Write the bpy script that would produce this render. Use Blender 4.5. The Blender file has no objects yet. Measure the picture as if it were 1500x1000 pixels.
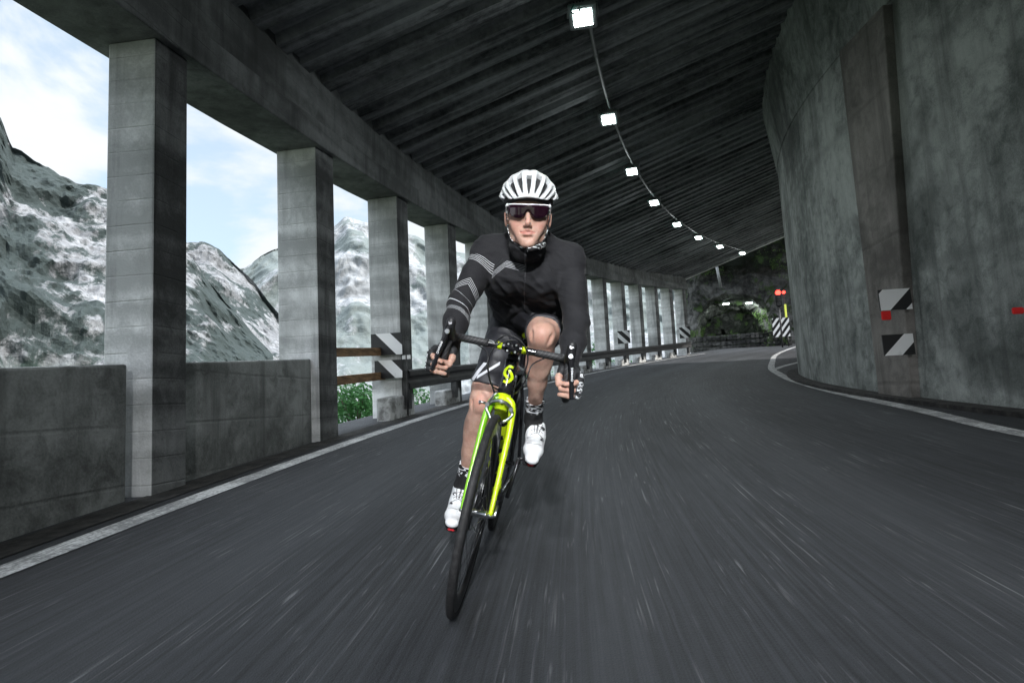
import bpy, bmesh, math, random
import numpy as np
from math import sin, cos, radians, pi, sqrt, atan2
from mathutils import Vector, Matrix, noise as mnoise
random.seed(7)
SC = bpy.context.scene
COL = SC.collection

# ------------------------------------------------------------------ camera, sky, sun, exposure
CAM_H = 0.85
_p, _r = radians(5.5), radians(2.7)
F_ = Vector((0, cos(_p), sin(_p)))
_R0 = Vector((1, 0, 0)); _U0 = _R0.cross(F_)
R_ = _R0*cos(_r) - _U0*sin(_r)
U_ = _U0*cos(_r) + _R0*sin(_r)
CAM = Vector((0, 0, CAM_H))
cam = bpy.data.cameras.new('camera'); camo = bpy.data.objects.new('camera', cam); COL.objects.link(camo)
m4 = Matrix((R_, U_, -F_)).transposed().to_4x4(); m4.translation = CAM
camo.matrix_world = m4
cam.sensor_width = 36; cam.lens = 907/1500*36; cam.clip_end = 6000; cam.clip_start = .05
SC.camera = camo
SC.view_settings.view_transform = 'Standard'; SC.view_settings.look = 'None'
SC.view_settings.gamma = 1; SC.view_settings.exposure = 1.6
SC.view_settings.use_curve_mapping = False

SUN_DIR = Vector((.78, -.38, .62)).normalized()
sl = bpy.data.lights.new('sun', 'SUN'); sl.energy = 2.0; sl.angle = radians(.5); sl.color = (1, .96, .9)
so = bpy.data.objects.new('sun', sl); COL.objects.link(so)
so.rotation_euler = (-SUN_DIR).to_track_quat('-Z', 'Y').to_euler()
SKY_STR = .12

# ------------------------------------------------------------------ node expressions
class E:
    """a socket or number with arithmetic that builds Math nodes"""
    def __init__(s, nt, v): s.nt, s.v = nt, v
    def _op(s, op, *o):
        n = s.nt.nodes.new('ShaderNodeMath'); n.operation = op
        for i, q in enumerate((s,)+o):
            q = q.v if isinstance(q, E) else q
            if isinstance(q, (int, float)): n.inputs[i].default_value = q
            else: s.nt.links.new(q, n.inputs[i])
        return E(s.nt, n.outputs[0])
    def __add__(s, o): return s._op('ADD', o)
    def __sub__(s, o): return s._op('SUBTRACT', o)
    def __mul__(s, o): return s._op('MULTIPLY', o)
    def __truediv__(s, o): return s._op('DIVIDE', o)
    __radd__ = __add__; __rmul__ = __mul__
    def gt(s, o): return s._op('GREATER_THAN', o)
    def lt(s, o): return s._op('LESS_THAN', o)
    def max(s, o): return s._op('MAXIMUM', o)
    def min(s, o): return s._op('MINIMUM', o)
    def fract(s): return s._op('FRACT')
    def abs(s): return s._op('ABSOLUTE')
    def sin(s): return s._op('SINE')
    def pow(s, o): return s._op('POWER', o)
    def ss(s, a, b):
        n = s.nt.nodes.new('ShaderNodeMapRange'); n.interpolation_type = 'SMOOTHSTEP'
        s.nt.links.new(s.v, n.inputs['Value']); n.inputs['From Min'].default_value = a; n.inputs['From Max'].default_value = b
        return E(s.nt, n.outputs[0])

class Mat:
    def __init__(s, name, col=(.5,.5,.5), rough=.6, metal=0, spec=.5):
        s.m = bpy.data.materials.new(name); s.m.use_nodes = True
        s.nt = s.m.node_tree; s.b = s.nt.nodes['Principled BSDF']
        s.b.inputs['Base Color'].default_value = (*col, 1); s.b.inputs['Roughness'].default_value = rough
        s.b.inputs['Metallic'].default_value = metal; s.b.inputs['Specular IOR Level'].default_value = spec
    def n(s, t): return s.nt.nodes.new('ShaderNode'+t)
    def l(s, a, b): s.nt.links.new(a.v if isinstance(a, E) else a, b)
    def pos(s, scale=(1,1,1), src='Object'):
        t = s.n('TexCoord'); m = s.n('Mapping'); m.inputs['Scale'].default_value = scale
        s.l(t.outputs[src], m.inputs[0]); return m.outputs[0]
    def geo(s, scale=(1,1,1)):
        t = s.n('NewGeometry'); m = s.n('Mapping'); m.inputs['Scale'].default_value = scale
        s.l(t.outputs['Position'], m.inputs[0]); return m.outputs[0]
    def attr(s, name, out='Fac'):
        a = s.n('Attribute'); a.attribute_name = name; return E(s.nt, a.outputs[out])
    def attrv(s, name, scale=(1,1,1)):
        a = s.n('Attribute'); a.attribute_name = name
        m = s.n('Mapping'); m.inputs['Scale'].default_value = scale
        s.l(a.outputs['Vector'], m.inputs[0]); return m.outputs[0]
    def xyz(s, v):
        n = s.n('SeparateXYZ'); s.l(v, n.inputs[0]); return [E(s.nt, o) for o in n.outputs]
    def noise(s, vec, sc, det=4, rough=.55, dist=0):
        n = s.n('TexNoise'); s.l(vec, n.inputs['Vector']); n.inputs['Scale'].default_value = sc
        n.inputs['Detail'].default_value = det; n.inputs['Roughness'].default_value = rough; n.inputs['Distortion'].default_value = dist
        return E(s.nt, n.outputs['Fac'])
    def voro(s, vec, sc, feat='F1'):
        n = s.n('TexVoronoi'); n.feature = feat; s.l(vec, n.inputs['Vector']); n.inputs['Scale'].default_value = sc
        return E(s.nt, n.outputs['Distance'])
    def mix(s, fac, a, b):
        n = s.n('Mix'); n.data_type = 'RGBA'
        for q, i in ((fac, 0), (a, 6), (b, 7)):
            if isinstance(q, E): s.l(q.v, n.inputs[i])
            elif isinstance(q, tuple): n.inputs[i].default_value = (*q, 1)
            elif isinstance(q, (int, float)): n.inputs[i].default_value = q
            else: s.l(q, n.inputs[i])
        return n.outputs[2]
    def color(s, c): s.l(c, s.b.inputs['Base Color'])
    def rough(s, c): s.l(c, s.b.inputs['Roughness'])
    def bump(s, h, strength=.5, dist=.02):
        n = s.n('Bump'); n.inputs['Strength'].default_value = strength; n.inputs['Distance'].default_value = dist
        s.l(h, n.inputs['Height']); s.l(n.outputs[0], s.b.inputs['Normal'])

# ------------------------------------------------------------------ object helpers
def link(name, me, mat=None, parent=None, smooth=False):
    o = bpy.data.objects.new(name, me); COL.objects.link(o)
    if mat is not None:
        for q in (mat if isinstance(mat, (list, tuple)) else [mat]): me.materials.append(q.m if isinstance(q, Mat) else q)
    if parent is not None: o.parent = parent
    if smooth: me.polygons.foreach_set('use_smooth', [True]*len(me.polygons))
    return o
def tag(o, label=None, cat=None, group=None, kind=None):
    for k, v in (('label', label), ('category', cat), ('group', group), ('kind', kind)):
        if v: o[k] = v
    return o
def empty(name, loc=(0,0,0), mat=None, **kw):
    o = bpy.data.objects.new(name, None); COL.objects.link(o); o.empty_display_size = .1
    if mat is not None: o.matrix_world = mat
    else: o.location = loc
    return tag(o, **kw)
class MB:
    def __init__(s): s.v = []; s.f = []; s.mi = []; s.sm = []
    def add(s, v, f, mi=0, sm=False):
        n = len(s.v); s.v += [tuple(q) for q in v]; s.f += [tuple(n+i for i in q) for q in f]
        s.mi += [mi]*len(f); s.sm += [sm]*len(f); return s
    def box(s, c, d, mi=0, rot=None, bev=0):
        c = Vector(c); x, y, z = d[0]/2, d[1]/2, d[2]/2
        if bev:
            bm = bmesh.new(); bmesh.ops.create_cube(bm, size=1)
            for q in bm.verts: q.co = Vector((q.co.x*d[0], q.co.y*d[1], q.co.z*d[2]))
            bmesh.ops.bevel(bm, geom=bm.edges[:], offset=bev, segments=2, affect='EDGES')
            bm.verts.index_update()
            vs = [q.co.copy() for q in bm.verts]; fs = [[q.index for q in f.verts] for f in bm.faces]; bm.free()
        else:
            vs = [Vector((a*x, b*y, e*z)) for a in (-1,1) for b in (-1,1) for e in (-1,1)]
            fs = [(0,1,3,2),(4,6,7,5),(0,4,5,1),(2,3,7,6),(0,2,6,4),(1,5,7,3)]
        if rot is not None: vs = [rot @ q for q in vs]
        return s.add([q+c for q in vs], fs, mi)
    def tube(s, pts, r, n=10, mi=0, cap=True, flat=1.0, up=None, closed=False):
        """tube along pts; r number or list; flat = ratio of the second cross-section axis"""
        pts = [Vector(p) for p in pts]; m = len(pts)
        rr = r if isinstance(r, (list, tuple)) else [r]*m
        T = []
        for i in range(m):
            a = pts[(i-1) % m] if (closed or i > 0) else pts[0]
            b = pts[(i+1) % m] if (closed or i < m-1) else pts[-1]
            T.append((b-a).normalized())
        ref = Vector(up) if up is not None else (Vector((0,0,1)) if abs(T[0].z) < .9 else Vector((1,0,0)))
        vs = []; u = (ref - T[0]*ref.dot(T[0])).normalized()
        for i in range(m):
            u = (u - T[i]*u.dot(T[i])).normalized(); w = T[i].cross(u)
            for k in range(n):
                a = 2*pi*k/n; vs.append(pts[i] + u*cos(a)*rr[i] + w*sin(a)*rr[i]*flat)
        fs = []
        for i in range(m if closed else m-1):
            j = (i+1) % m
            for k in range(n):
                k2 = (k+1) % n; fs.append((i*n+k, i*n+k2, j*n+k2, j*n+k))
        s.add(vs, fs, mi, True)
        if cap and not closed:
            b = len(s.v)-len(vs)
            s.f.append(tuple(b+k for k in reversed(range(n)))); s.mi.append(mi); s.sm.append(False)
            s.f.append(tuple(b+(m-1)*n+k for k in range(n))); s.mi.append(mi); s.sm.append(False)
        return s
    def disc(s, c, axis, r, th, n=24, mi=0, hole=0):
        c = Vector(c); a = Vector(axis).normalized()
        if not hole: return s.tube([c-a*th/2, c+a*th/2], r, n, mi)
        t = Vector((0,0,1)) if abs(a.z) < .9 else Vector((1,0,0)); u = (t-a*t.dot(a)).normalized(); w = a.cross(u)
        vs = []
        for k in range(n):
            e = u*cos(2*pi*k/n)+w*sin(2*pi*k/n)
            vs += [c+e*r-a*th/2, c+e*r+a*th/2, c+e*hole+a*th/2, c+e*hole-a*th/2]
        fs = [(4*k+q, 4*((k+1) % n)+q, 4*((k+1) % n)+(q+1) % 4, 4*k+(q+1) % 4) for k in range(n) for q in range(4)]
        return s.add(vs, fs, mi)
    def prism(s, outline, fn, th, mi=0):
        """extrude a 2D outline: fn(u, v, depth) -> 3D"""
        n = len(outline)
        vs = [fn(u, v, 0) for u, v in outline]+[fn(u, v, th) for u, v in outline]
        fs = [tuple(range(n)), tuple(reversed(range(n, 2*n)))]+[(i, n+i, n+(i+1) % n, (i+1) % n) for i in range(n)]
        return s.add(vs, fs, mi)
    def mesh(s, name):
        me = bpy.data.meshes.new(name); me.from_pydata([tuple(q) for q in s.v], [], s.f)
        me.polygons.foreach_set('material_index', s.mi); me.polygons.foreach_set('use_smooth', s.sm)
        me.update(); return me
    def build(s, name, mat, parent=None, **kw):
        me = s.mesh(name)
        bm = bmesh.new(); bm.from_mesh(me); bmesh.ops.recalc_face_normals(bm, faces=bm.faces[:]); bm.to_mesh(me); bm.free()
        return tag(link(name, me, mat, parent), **kw)
def bez(pts, n=8):
    """Catmull-Rom through pts"""
    P_ = [Vector(p) for p in pts]; P_ = [P_[0]*2-P_[1]]+P_+[P_[-1]*2-P_[-2]]
    out = []
    for i in range(1, len(P_)-2):
        a, b, c, d = P_[i-1:i+3]
        for k in range(n):
            t = k/n; out.append(.5*((2*b)+(c-a)*t+(2*a-5*b+4*c-d)*t*t+(3*b-a-3*c+d)*t**3))
    out.append(P_[-2]); return out
def text_mesh(txt, size, depth=.0005):
    c = bpy.data.curves.new('t', 'FONT'); c.body = txt; c.size = size; c.extrude = depth
    c.align_x = 'CENTER'; c.align_y = 'CENTER'; c.offset = size*.02
    o = bpy.data.objects.new('t', c); COL.objects.link(o)
    dg = bpy.context.evaluated_depsgraph_get(); dg.update()
    me = bpy.data.meshes.new_from_object(o.evaluated_get(dg))
    vs = [v.co.copy() for v in me.vertices]; fs = [tuple(p.vertices) for p in me.polygons]
    bpy.data.objects.remove(o); bpy.data.curves.remove(c); bpy.data.meshes.remove(me)
    return vs, fs

# ------------------------------------------------------------------ the road's path
TH0, KAP = 3.0, .95
def _mk():
    X, Y, T, ds, out = -2.62, 0., radians(TH0), .05, []
    for i in range(1600):
        out.append((X, Y, T)); T2 = T+radians(KAP)*ds
        X += sin(T2)*ds; Y += cos(T2)*ds; T = T2
    return out
_PT = _mk()
def path(s):
    if s < 0:
        t = radians(TH0); return -2.62+sin(t)*s, cos(t)*s, t
    i = min(s/.05, 1598.); k = int(i); f = i-k
    return tuple(a*(1-f)+b*f for a, b in zip(_PT[k], _PT[k+1]))
def gz(x, y):
    e = min(max(0, y-12), 60); return .014*x+.073*y+.0006*e*e if y < 72 else .014*x+.073*72+.0006*3600+(y-72)*.03
def PP(s, d, h=0):
    x, y, t = path(s); X = x+cos(t)*d; Y = y-sin(t)*d
    return Vector((X, Y, gz(X, Y)+h))
def fwd(s):
    return (PP(s+.1, 0)-PP(s-.1, 0)).normalized()
def side(s):
    t = path(s)[2]; return Vector((cos(t), -sin(t), 0))
def frame(s):
    x = side(s); y = Vector((-x.y, x.x, 0)); return Matrix((x, y, Vector((0,0,1)))).transposed()
def at(u, v, depth): return CAM+(F_+R_*(u-750)/907-U_*(v-500)/907)*depth

# ------------------------------------------------------------------ world sky with cumulus
w = bpy.data.worlds.new('World'); SC.world = w; w.use_nodes = True
nt = w.node_tree; bg = nt.nodes['Background']
sky = nt.nodes.new('ShaderNodeTexSky'); sky.sky_type = 'NISHITA'; sky.sun_disc = False
sky.sun_elevation = math.asin(SUN_DIR.z); sky.sun_rotation = atan2(SUN_DIR.x, SUN_DIR.y)
sky.air_density = 1.0; sky.dust_density = 2.0; sky.ozone_density = 1.0
wm = Mat.__new__(Mat); wm.nt = nt
tc = nt.nodes.new('ShaderNodeTexCoord')
mp = nt.nodes.new('ShaderNodeMapping'); mp.inputs['Scale'].default_value = (1, 1, 1.7); mp.inputs['Location'].default_value = (3.1, .7, .35)
nt.links.new(tc.outputs['Generated'], mp.inputs[0])
cl = wm.noise(mp.outputs[0], 2.6, 9, .52, .25)
big = wm.noise(mp.outputs[0], 1.1, 2, .5)
zz = wm.xyz(tc.outputs['Generated'])[2]
mask = (cl + big*.35 - zz*.32).ss(.52, .60)
hi = zz.ss(.54, .74)                      # upper sky, out of view, brightened to send more daylight into the gallery
lit = wm.mix(cl.ss(.5, .85), (2.6, 2.75, 2.9), (3.7, 3.75, 3.8))
base = wm.mix(.72, sky.outputs[0], (1.85, 2.2, 2.42))
low = wm.mix(mask, base, lit)
nt.links.new(wm.mix(hi, low, (10.5, 11.3, 12.2)), bg.inputs['Color'])
bg.inputs['Strength'].default_value = SKY_STR

# ------------------------------------------------------------------ setting materials
def concrete(name, dark=(.17,.18,.18), light=(.34,.355,.355), board=7.0, stain=1.0, bandw=.30):
    m = Mat(name, rough=.9, spec=.25)
    g = m.geo(); X, Y, Z = m.xyz(g)
    n1 = m.noise(g, .7, 6, .6, .4); n2 = m.noise(g, 6, 8, .65, .5); n3 = m.noise(g, 60, 3, .6)
    streak = m.noise(m.geo((3.2, 3.2, .28)), 1.3, 6, .62, .3)
    boards = (Z*board + n1*.15).fract(); line = (boards-.5).abs().ss(.455, .495)*n2.ss(.35, .6)
    bt = m.noise(m.geo((.15,.15,board)), 1, 1)
    fac = (n1*.50+n2*.38+n3*.14+bt*bandw-(.01+bandw*.5)).ss(.36, .66)
    c = m.mix(fac, dark, light)
    st = (streak*.75+n2*.3).ss(.50, .72)*(.72*stain)
    c = m.mix(st, c, tuple(q*.28 for q in dark))
    bl = m.noise(m.geo((1,1,.8)), .55, 4, .55, .8).ss(.52, .68); c = m.mix(bl*.6, c, tuple(q*.45 for q in dark))
    c = m.mix(line*(.30 if board < 2 else .16), c, tuple(q*.45 for q in dark))
    m.color(c); m.bump(n2*.5+n3*.25-line*.5+streak*.3, .55, .02); return m
M_CONC = concrete('board marked concrete', (.38,.39,.392), (.80,.81,.815), 5.2, .8, .40)
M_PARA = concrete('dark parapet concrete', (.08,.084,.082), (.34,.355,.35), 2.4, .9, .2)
M_CONC_SHADE = concrete('sooty road side concrete', (.05,.052,.053), (.23,.237,.24), 5.2, 1.1, .35)  # darker copy of the pillar concrete, shade put into its colour
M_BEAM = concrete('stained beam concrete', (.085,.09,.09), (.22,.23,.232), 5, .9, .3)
M_WALL = concrete('mottled green grey concrete', (.10,.115,.111), (.46,.49,.48), .42, .7, .2)
M_PIL = concrete('brownish pilaster concrete', (.12,.113,.108), (.30,.285,.27), 1.1, .7)
M_CEIL = concrete('sooty ceiling concrete', (.04,.044,.047), (.15,.16,.165), 3, .7)
def _ceil():
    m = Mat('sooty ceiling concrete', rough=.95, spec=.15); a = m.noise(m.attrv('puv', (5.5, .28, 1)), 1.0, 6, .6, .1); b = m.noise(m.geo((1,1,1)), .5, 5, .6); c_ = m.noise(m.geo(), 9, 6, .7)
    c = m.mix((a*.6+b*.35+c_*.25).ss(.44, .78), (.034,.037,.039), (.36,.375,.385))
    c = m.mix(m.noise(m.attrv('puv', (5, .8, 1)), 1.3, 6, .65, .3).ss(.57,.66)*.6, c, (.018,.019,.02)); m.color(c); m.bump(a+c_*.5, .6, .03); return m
M_CEIL = _ceil()

M_ROAD = Mat('worn asphalt', rough=.8, spec=.35)
def _road():
    m = M_ROAD; uv = m.attrv('puv'); S, D, _ = m.xyz(uv)
    g = m.geo()
    grain = m.noise(g, 230, 3, .7); agg = m.voro(g, 130); mid = m.noise(g, 14, 5, .6)
    scr2 = m.noise(m.attrv('puv', (2.6, 42, 3)), 1.3, 2, .5)
    big = m.noise(m.attrv('puv', (.12, .8, 1)), 1.0, 5, .6, .3)
    strk = m.noise(m.attrv('puv', (.75, 34, 1)), 1.0, 4, .6)
    strk2 = m.noise(m.attrv('puv', (.5, 95, 1)), 1.0, 3, .6)
    scr = m.noise(m.attrv('puv', (1.1, 60, 1)), 1.0, 2, .5)
    sel = m.noise(m.attrv('puv', (.9, 3.5, 1)), 1.0, 3, .6)
    fac = (big*.45+strk*.55+strk2*.40+mid*.10+grain*.35-.45).ss(.2, .75)
    c = m.mix(fac, (.0095,.0105,.0125), (.056,.061,.070))
    c = m.mix(((scr.ss(.58, .80)*sel.ss(.44, .62))*.62).max(scr2.ss(.62, .82)*sel.ss(.38, .58)*.5), c, (.36,.37,.39))
    tr = ((D-1.15).abs().ss(.0, .55)*(D-2.75).abs().ss(0, .55)*(D-4.1).abs().ss(0, .5)*(D-5.6).abs().ss(0, .5))
    c = m.mix((tr*-1+1)*.20, c, (.10,.106,.118))
    dk = m.noise(m.attrv('puv', (.35, 1.6, 1)), 1.0, 4, .6).ss(.55, .75)
    c = m.mix(dk*.35, c, (.022,.023,.026))
    m.color(c); m.rough((grain*.35+.55)); m.bump(agg*.5+grain*.9, .9, .006)
_road()
M_PAINT = Mat('worn white road paint', rough=.7)
def _paint():
    m = M_PAINT; g = m.geo(); a = m.noise(g, 40, 6, .7); b = m.noise(g, 3, 5, .6)
    k = m.noise(m.attrv('puv', (1.2, 60, 1)), 1, 3, .6)
    m.color(m.mix((a*.5+b*.35+k*.3-.1).ss(.42, .58), (.22,.225,.23), (.68,.69,.70)))
    m.bump(a, .3, .003)
_paint()
M_DIRT = Mat('dark gutter dirt', rough=.95)
def _dirt():
    m = M_DIRT; g = m.geo(); a = m.noise(g, 9, 7, .65)
    m.color(m.mix(a.ss(.35,.7), (.012,.012,.013), (.055,.053,.05))); m.bump(m.noise(g, 50, 5, .7), .8, .02)
_dirt()
def rockmat(name, a, b, veg, vegamt=.5, moss=None, sc=1.0):
    m = Mat(name, rough=.95, spec=.15)
    g = m.geo((sc, sc, sc)); 
    n1 = m.noise(g, .045, 7, .62, .6); n2 = m.noise(m.geo((sc*.55, sc*.55, sc*1.1)), .16, 9, .68, 1.2); n3 = m.noise(g, 1.0, 6, .7)
    v = m.voro(m.geo((sc, sc, sc*.45)), .16, 'DISTANCE_TO_EDGE')
    c = m.mix((n1*.45+n2*.55+n3*.28-.13).ss(.38, .70), a, b)
    c = m.mix((v.ss(.0, .12)*-1+1)*.35, c, tuple(q*.45 for q in a))
    vn = m.noise(g, .022, 5, .6, .6); vn2 = m.noise(g, .22, 8, .72)
    c = m.mix((vn*.85+vn2*.42).ss(.70-vegamt*.2, .76-vegamt*.2), c, veg)
    if moss:
        mn = m.noise(g, .05, 5, .6); Z = m.xyz(m.geo())[2]; low = (Z*-1).ss(-16, 2) if sc == 1 else 1.0
        c = m.mix((mn*.7+vn2*.4).ss(.51,.58)*low if sc == 1 else (m.noise(g, .22, 6, .65)*.7+vn2*.4).ss(.60,.68)*.7, c, moss)
    m.color(c); m.bump(n2*.7+n3*.5+v*.3, 1.0, 1.2/sc); return m
M_CLIFF = rockmat('pale limestone with dark scrub', (.15,.157,.168), (.35,.36,.38), (.045,.058,.058), .60, (.04,.11,.055))
M_FARROCK = rockmat('hazy pale limestone', (.22,.235,.25), (.35,.365,.385), (.15,.175,.175), .45, sc=.5)  # haze put into the colour: paler rock with less contrast
M_ROCKFACE = rockmat('dark mossy tunnel rock', (.03,.031,.032), (.20,.20,.195), (.02,.024,.02), .25, (.06,.10,.035), sc=5)
M_SOIL = Mat('scrubby slope', rough=1)
def _soil():
    m = M_SOIL; g = m.geo(); a = m.noise(g, 1.2, 8, .7)
    m.color(m.mix(a.ss(.4,.6), (.03,.075,.03), (.14,.13,.10))); m.bump(a, 1, .3)
_soil()

# ------------------------------------------------------------------ ground, road, markings
def strip(name, d0, d1, h, mat, s0=-14, s1=62, nd=1, kind='structure', step=.5, hf=None):
    vs, fs, uv = [], [], []
    n = int((s1-s0)/step)
    for i in range(n+1):
        s = s0+(s1-s0)*i/n
        a = d0(s) if callable(d0) else d0; b = d1(s) if callable(d1) else d1
        for k in range(nd+1):
            d = a+(b-a)*k/nd; q = PP(s, d, h+(hf(s, d) if hf else 0)); vs.append(q); uv.append((s, d, 0))
    for i in range(n):
        for k in range(nd):
            a = i*(nd+1)+k; fs.append((a, a+1, a+nd+2, a+nd+1))
    me = bpy.data.meshes.new(name); me.from_pydata([tuple(q) for q in vs], [], fs)
    at_ = me.attributes.new('puv', 'FLOAT_VECTOR', 'POINT'); at_.data.foreach_set('vector', np.array(uv, np.float32).ravel())
    o = link(name, me, mat, smooth=True)
    if kind: o['kind'] = kind
    return o
strip('road', -1.2, 13.5, 0, M_ROAD, nd=12)
strip('edge_line', -.09, .09, .004, M_PAINT, nd=1, s1=38)
# right edge line fitted to the wall's bulge
RL = [(3.75,-8),(3.72,0),(3.8,3.3),(3.95,5),(4.33,6.7),(4.68,8.6),(5.05,10.3),(5.75,12.9),(6.5,15.2),(7.45,17.9),(9.2,22.0),(11.9,28),(15.2,34),(19.0,40)]
def flat_line(name, pts, wd, h, mat, n=8):
    pp = bez([(x, y, 0) for x, y in pts], n); vs, fs, uv = [], [], []; acc = 0
    for i, p in enumerate(pp):
        t = (pp[min(i+1, len(pp)-1)]-pp[max(i-1, 0)]).normalized(); sd = Vector((t.y, -t.x, 0))
        if i: acc += (p-pp[i-1]).length
        for k in (-1, 1):
            q = p+sd*k*wd/2; vs.append((q.x, q.y, gz(q.x, q.y)+h)); uv.append((acc, k*wd/2, 0))
    for i in range(len(pp)-1): fs.append((2*i, 2*i+1, 2*i+3, 2*i+2))
    me = bpy.data.meshes.new(name); me.from_pydata(vs, [], fs)
    at_ = me.attributes.new('puv', 'FLOAT_VECTOR', 'POINT'); at_.data.foreach_set('vector', np.array(uv, np.float32).ravel())
    o = link(name, me, mat); o['kind'] = 'structure'; return o
flat_line('edge_line', RL, .19, .004, M_PAINT)
flat_line('edge_line', [(7.1,17.0),(8.2,18.8),(9.8,21.0),(12.0,23.6),(14.4,26.2),(17.5,28.8)], .18, .009, M_PAINT)
# gutter strips of dirt beside the wall feet
strip('verge', -.46, -.2, .006, M_DIRT, s1=40)
# ground far away and the bank dropping off outside the gallery
vs, fs = [], []
G = [(-3000,-3000),(3000,-3000),(3000,3000),(-3000,3000)]
me = bpy.data.meshes.new('ground'); me.from_pydata([(x, y, -45) for x, y in G], [], [(0,1,2,3)])
tag(link('ground', me, M_SOIL), kind='structure')
def bank(s, d): 
    q = -(-d-1.15); 
    return min(0, q*.75)+.25*mnoise.noise(Vector((s*.5, d*.5, 0)))*min(1, -q)
strip('bank', -60, -1.15, -.02, M_SOIL, s0=-20, s1=60, nd=40, hf=bank, step=1)

# ------------------------------------------------------------------ gallery, left side
PS = [-6.2, -3.4, -.6, 2.12, 4.86, 7.58, 10.15, 12.6, 14.95, 17.3, 19.6, 21.85, 24.1, 26.4, 28.7, 30.95, 33.1, 35.15, 37.0]
MOUTH, S_END = -16, 37.15
def hb(s): 
    t = min(max(s/24, 0), 1); return 3.45+.24*t*t*(3-2*t)
def hc(s, d): return 4.4+.30*(d+.42)
def block(mb, s0, s1, d0, d1, z0, z1, ns=1, jit=0, mi=0):
    """block following the path between two heights above the ground (numbers or functions of s)"""
    vs, fs = [], []
    for i in range(ns+1):
        s = s0+(s1-s0)*i/ns
        a = z0(s) if callable(z0) else z0; b = z1(s) if callable(z1) else z1
        vs += [PP(s, d0, a), PP(s, d1, a), PP(s, d1, b), PP(s, d0, b)]
    for i in range(ns):
        for k in range(4): fs.append((4*i+k, 4*i+(k+1) % 4, 4*i+4+(k+1) % 4, 4*i+4+k))
    fs += [(3,2,1,0), (4*ns, 4*ns+1, 4*ns+2, 4*ns+3)]
    mb.add(vs, fs, mi); return mb
def roughen(o, cuts=0, bev=.015):
    if bev:
        m = o.modifiers.new('bevel', 'BEVEL'); m.width = bev; m.segments = 2; m.limit_method = 'ANGLE'
where = ['gallery pillar just outside the left edge of the picture', 'broad pale pillar rising nearest the camera between the two big openings',
 'second pillar, streaked with board marks, where the concrete parapet ends', 'pillar behind the leaning chevron board at the end of the wooden rails',
 'pillar just behind the left guardrail start, before the rider']
for i, s in enumerate(PS):
    i -= 3
    th = .38 if i == 1 else .46
    mb = MB(); block(mb, s-th, s, -.82 if i == 1 else -.93, -.42, -.3, hb, 1)
    lab = 'gallery pillar standing behind the camera, outside the picture' if i < 0 else where[i] if i < len(where) else 'square concrete gallery pillar, number %d of the row counted from the near end' % (i+1)
    if i == len(PS)-4: lab = 'last pillar of the colonnade, at the rock face, farthest away'
    elif i == 5: lab = 'concrete pillar hidden mostly behind the rider\'s striped sleeve'
    elif i == 6: lab = 'concrete pillar hidden behind the rider\'s chest'
    elif i == 7: lab = 'concrete pillar behind the rider\'s torso, right of the zip'
    elif i == 8: lab = 'concrete pillar behind the rider\'s plain black sleeve'
    elif i >= 9: lab = ['grey gallery pillar touching the rider\'s plain black sleeve, first right of him', 'gallery pillar just left of the small chevron board in the far colonnade',
        'gallery pillar just right of the small chevron board in the far colonnade', 'slim far pillar midway between the two far chevron boards', 'third pillar from the rock end of the far colonnade', 'second to last pillar, just left of the last chevron board'][i-9]
    # shade painted in: the road side face alone takes the darker concrete
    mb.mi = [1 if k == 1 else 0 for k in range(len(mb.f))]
    o = mb.build('concrete_pillar', [M_CONC, M_CONC_SHADE], label=lab, cat='pillar', group='pillars of the gallery colonnade')
    roughen(o)
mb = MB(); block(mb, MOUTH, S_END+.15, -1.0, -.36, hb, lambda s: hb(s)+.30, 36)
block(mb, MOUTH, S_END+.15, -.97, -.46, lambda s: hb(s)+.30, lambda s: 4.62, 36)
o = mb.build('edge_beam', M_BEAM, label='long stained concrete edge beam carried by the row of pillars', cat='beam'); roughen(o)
# parapet panels between the first pillars
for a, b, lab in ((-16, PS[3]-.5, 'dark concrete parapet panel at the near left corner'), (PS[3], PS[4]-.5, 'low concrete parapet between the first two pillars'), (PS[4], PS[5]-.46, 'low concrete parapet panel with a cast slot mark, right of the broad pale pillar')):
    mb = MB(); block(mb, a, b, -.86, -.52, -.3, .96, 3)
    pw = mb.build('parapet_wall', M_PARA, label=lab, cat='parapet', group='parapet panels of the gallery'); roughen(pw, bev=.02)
# ribbed roof
def roof():
    prof = []; s = MOUTH; rr = random.Random(4)
    while s < S_END+.01:
        a = rr.uniform(-.03,.03); z = rr.uniform(-.018,.018); w_ = rr.uniform(.20,.30)
        prof += [(s+a, z), (s+a+w_, z), (s+a+w_+.03, .10+z), (s+.47, .10+z)]; s += .52
    vs, fs = [], []; ND = 8
    puv = []
    for s, dz in prof*2:
        for k in range(ND+1): puv.append((s, -.5+9.6*k/ND, 0))
    for s, dz in prof:
        for k in range(ND+1):
            d = -.50+ (9.6)*k/ND; vs.append(PP(s, d, 0) + Vector((0, 0, hc(s, d)+dz)))
    n = len(prof)
    for i in range(n-1):
        for k in range(ND):
            a = i*(ND+1)+k; fs.append((a, a+1, a+ND+2, a+ND+1))
    base = len(vs)
    for s, dz in prof:
        for k in range(ND+1):
            d = -.50+9.6*k/ND; vs.append(PP(s, d, 0)+Vector((0, 0, hc(s, d)+.55)))
    for i in range(n-1):
        for k in range(ND):
            a = base+i*(ND+1)+k; fs.append((a, a+ND+1, a+ND+2, a+1))
    for i in range(n-1):
        for k in (0, ND):
            a = i*(ND+1)+k; fs.append((a, a+ND+1, base+a+ND+1, base+a))
    for i in (0, n-1):
        for k in range(ND):
            a = i*(ND+1)+k; fs.append((a, a+1, base+a+1, base+a))
    return MB().add(vs, fs), puv
_rf, _puv = roof()
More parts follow.
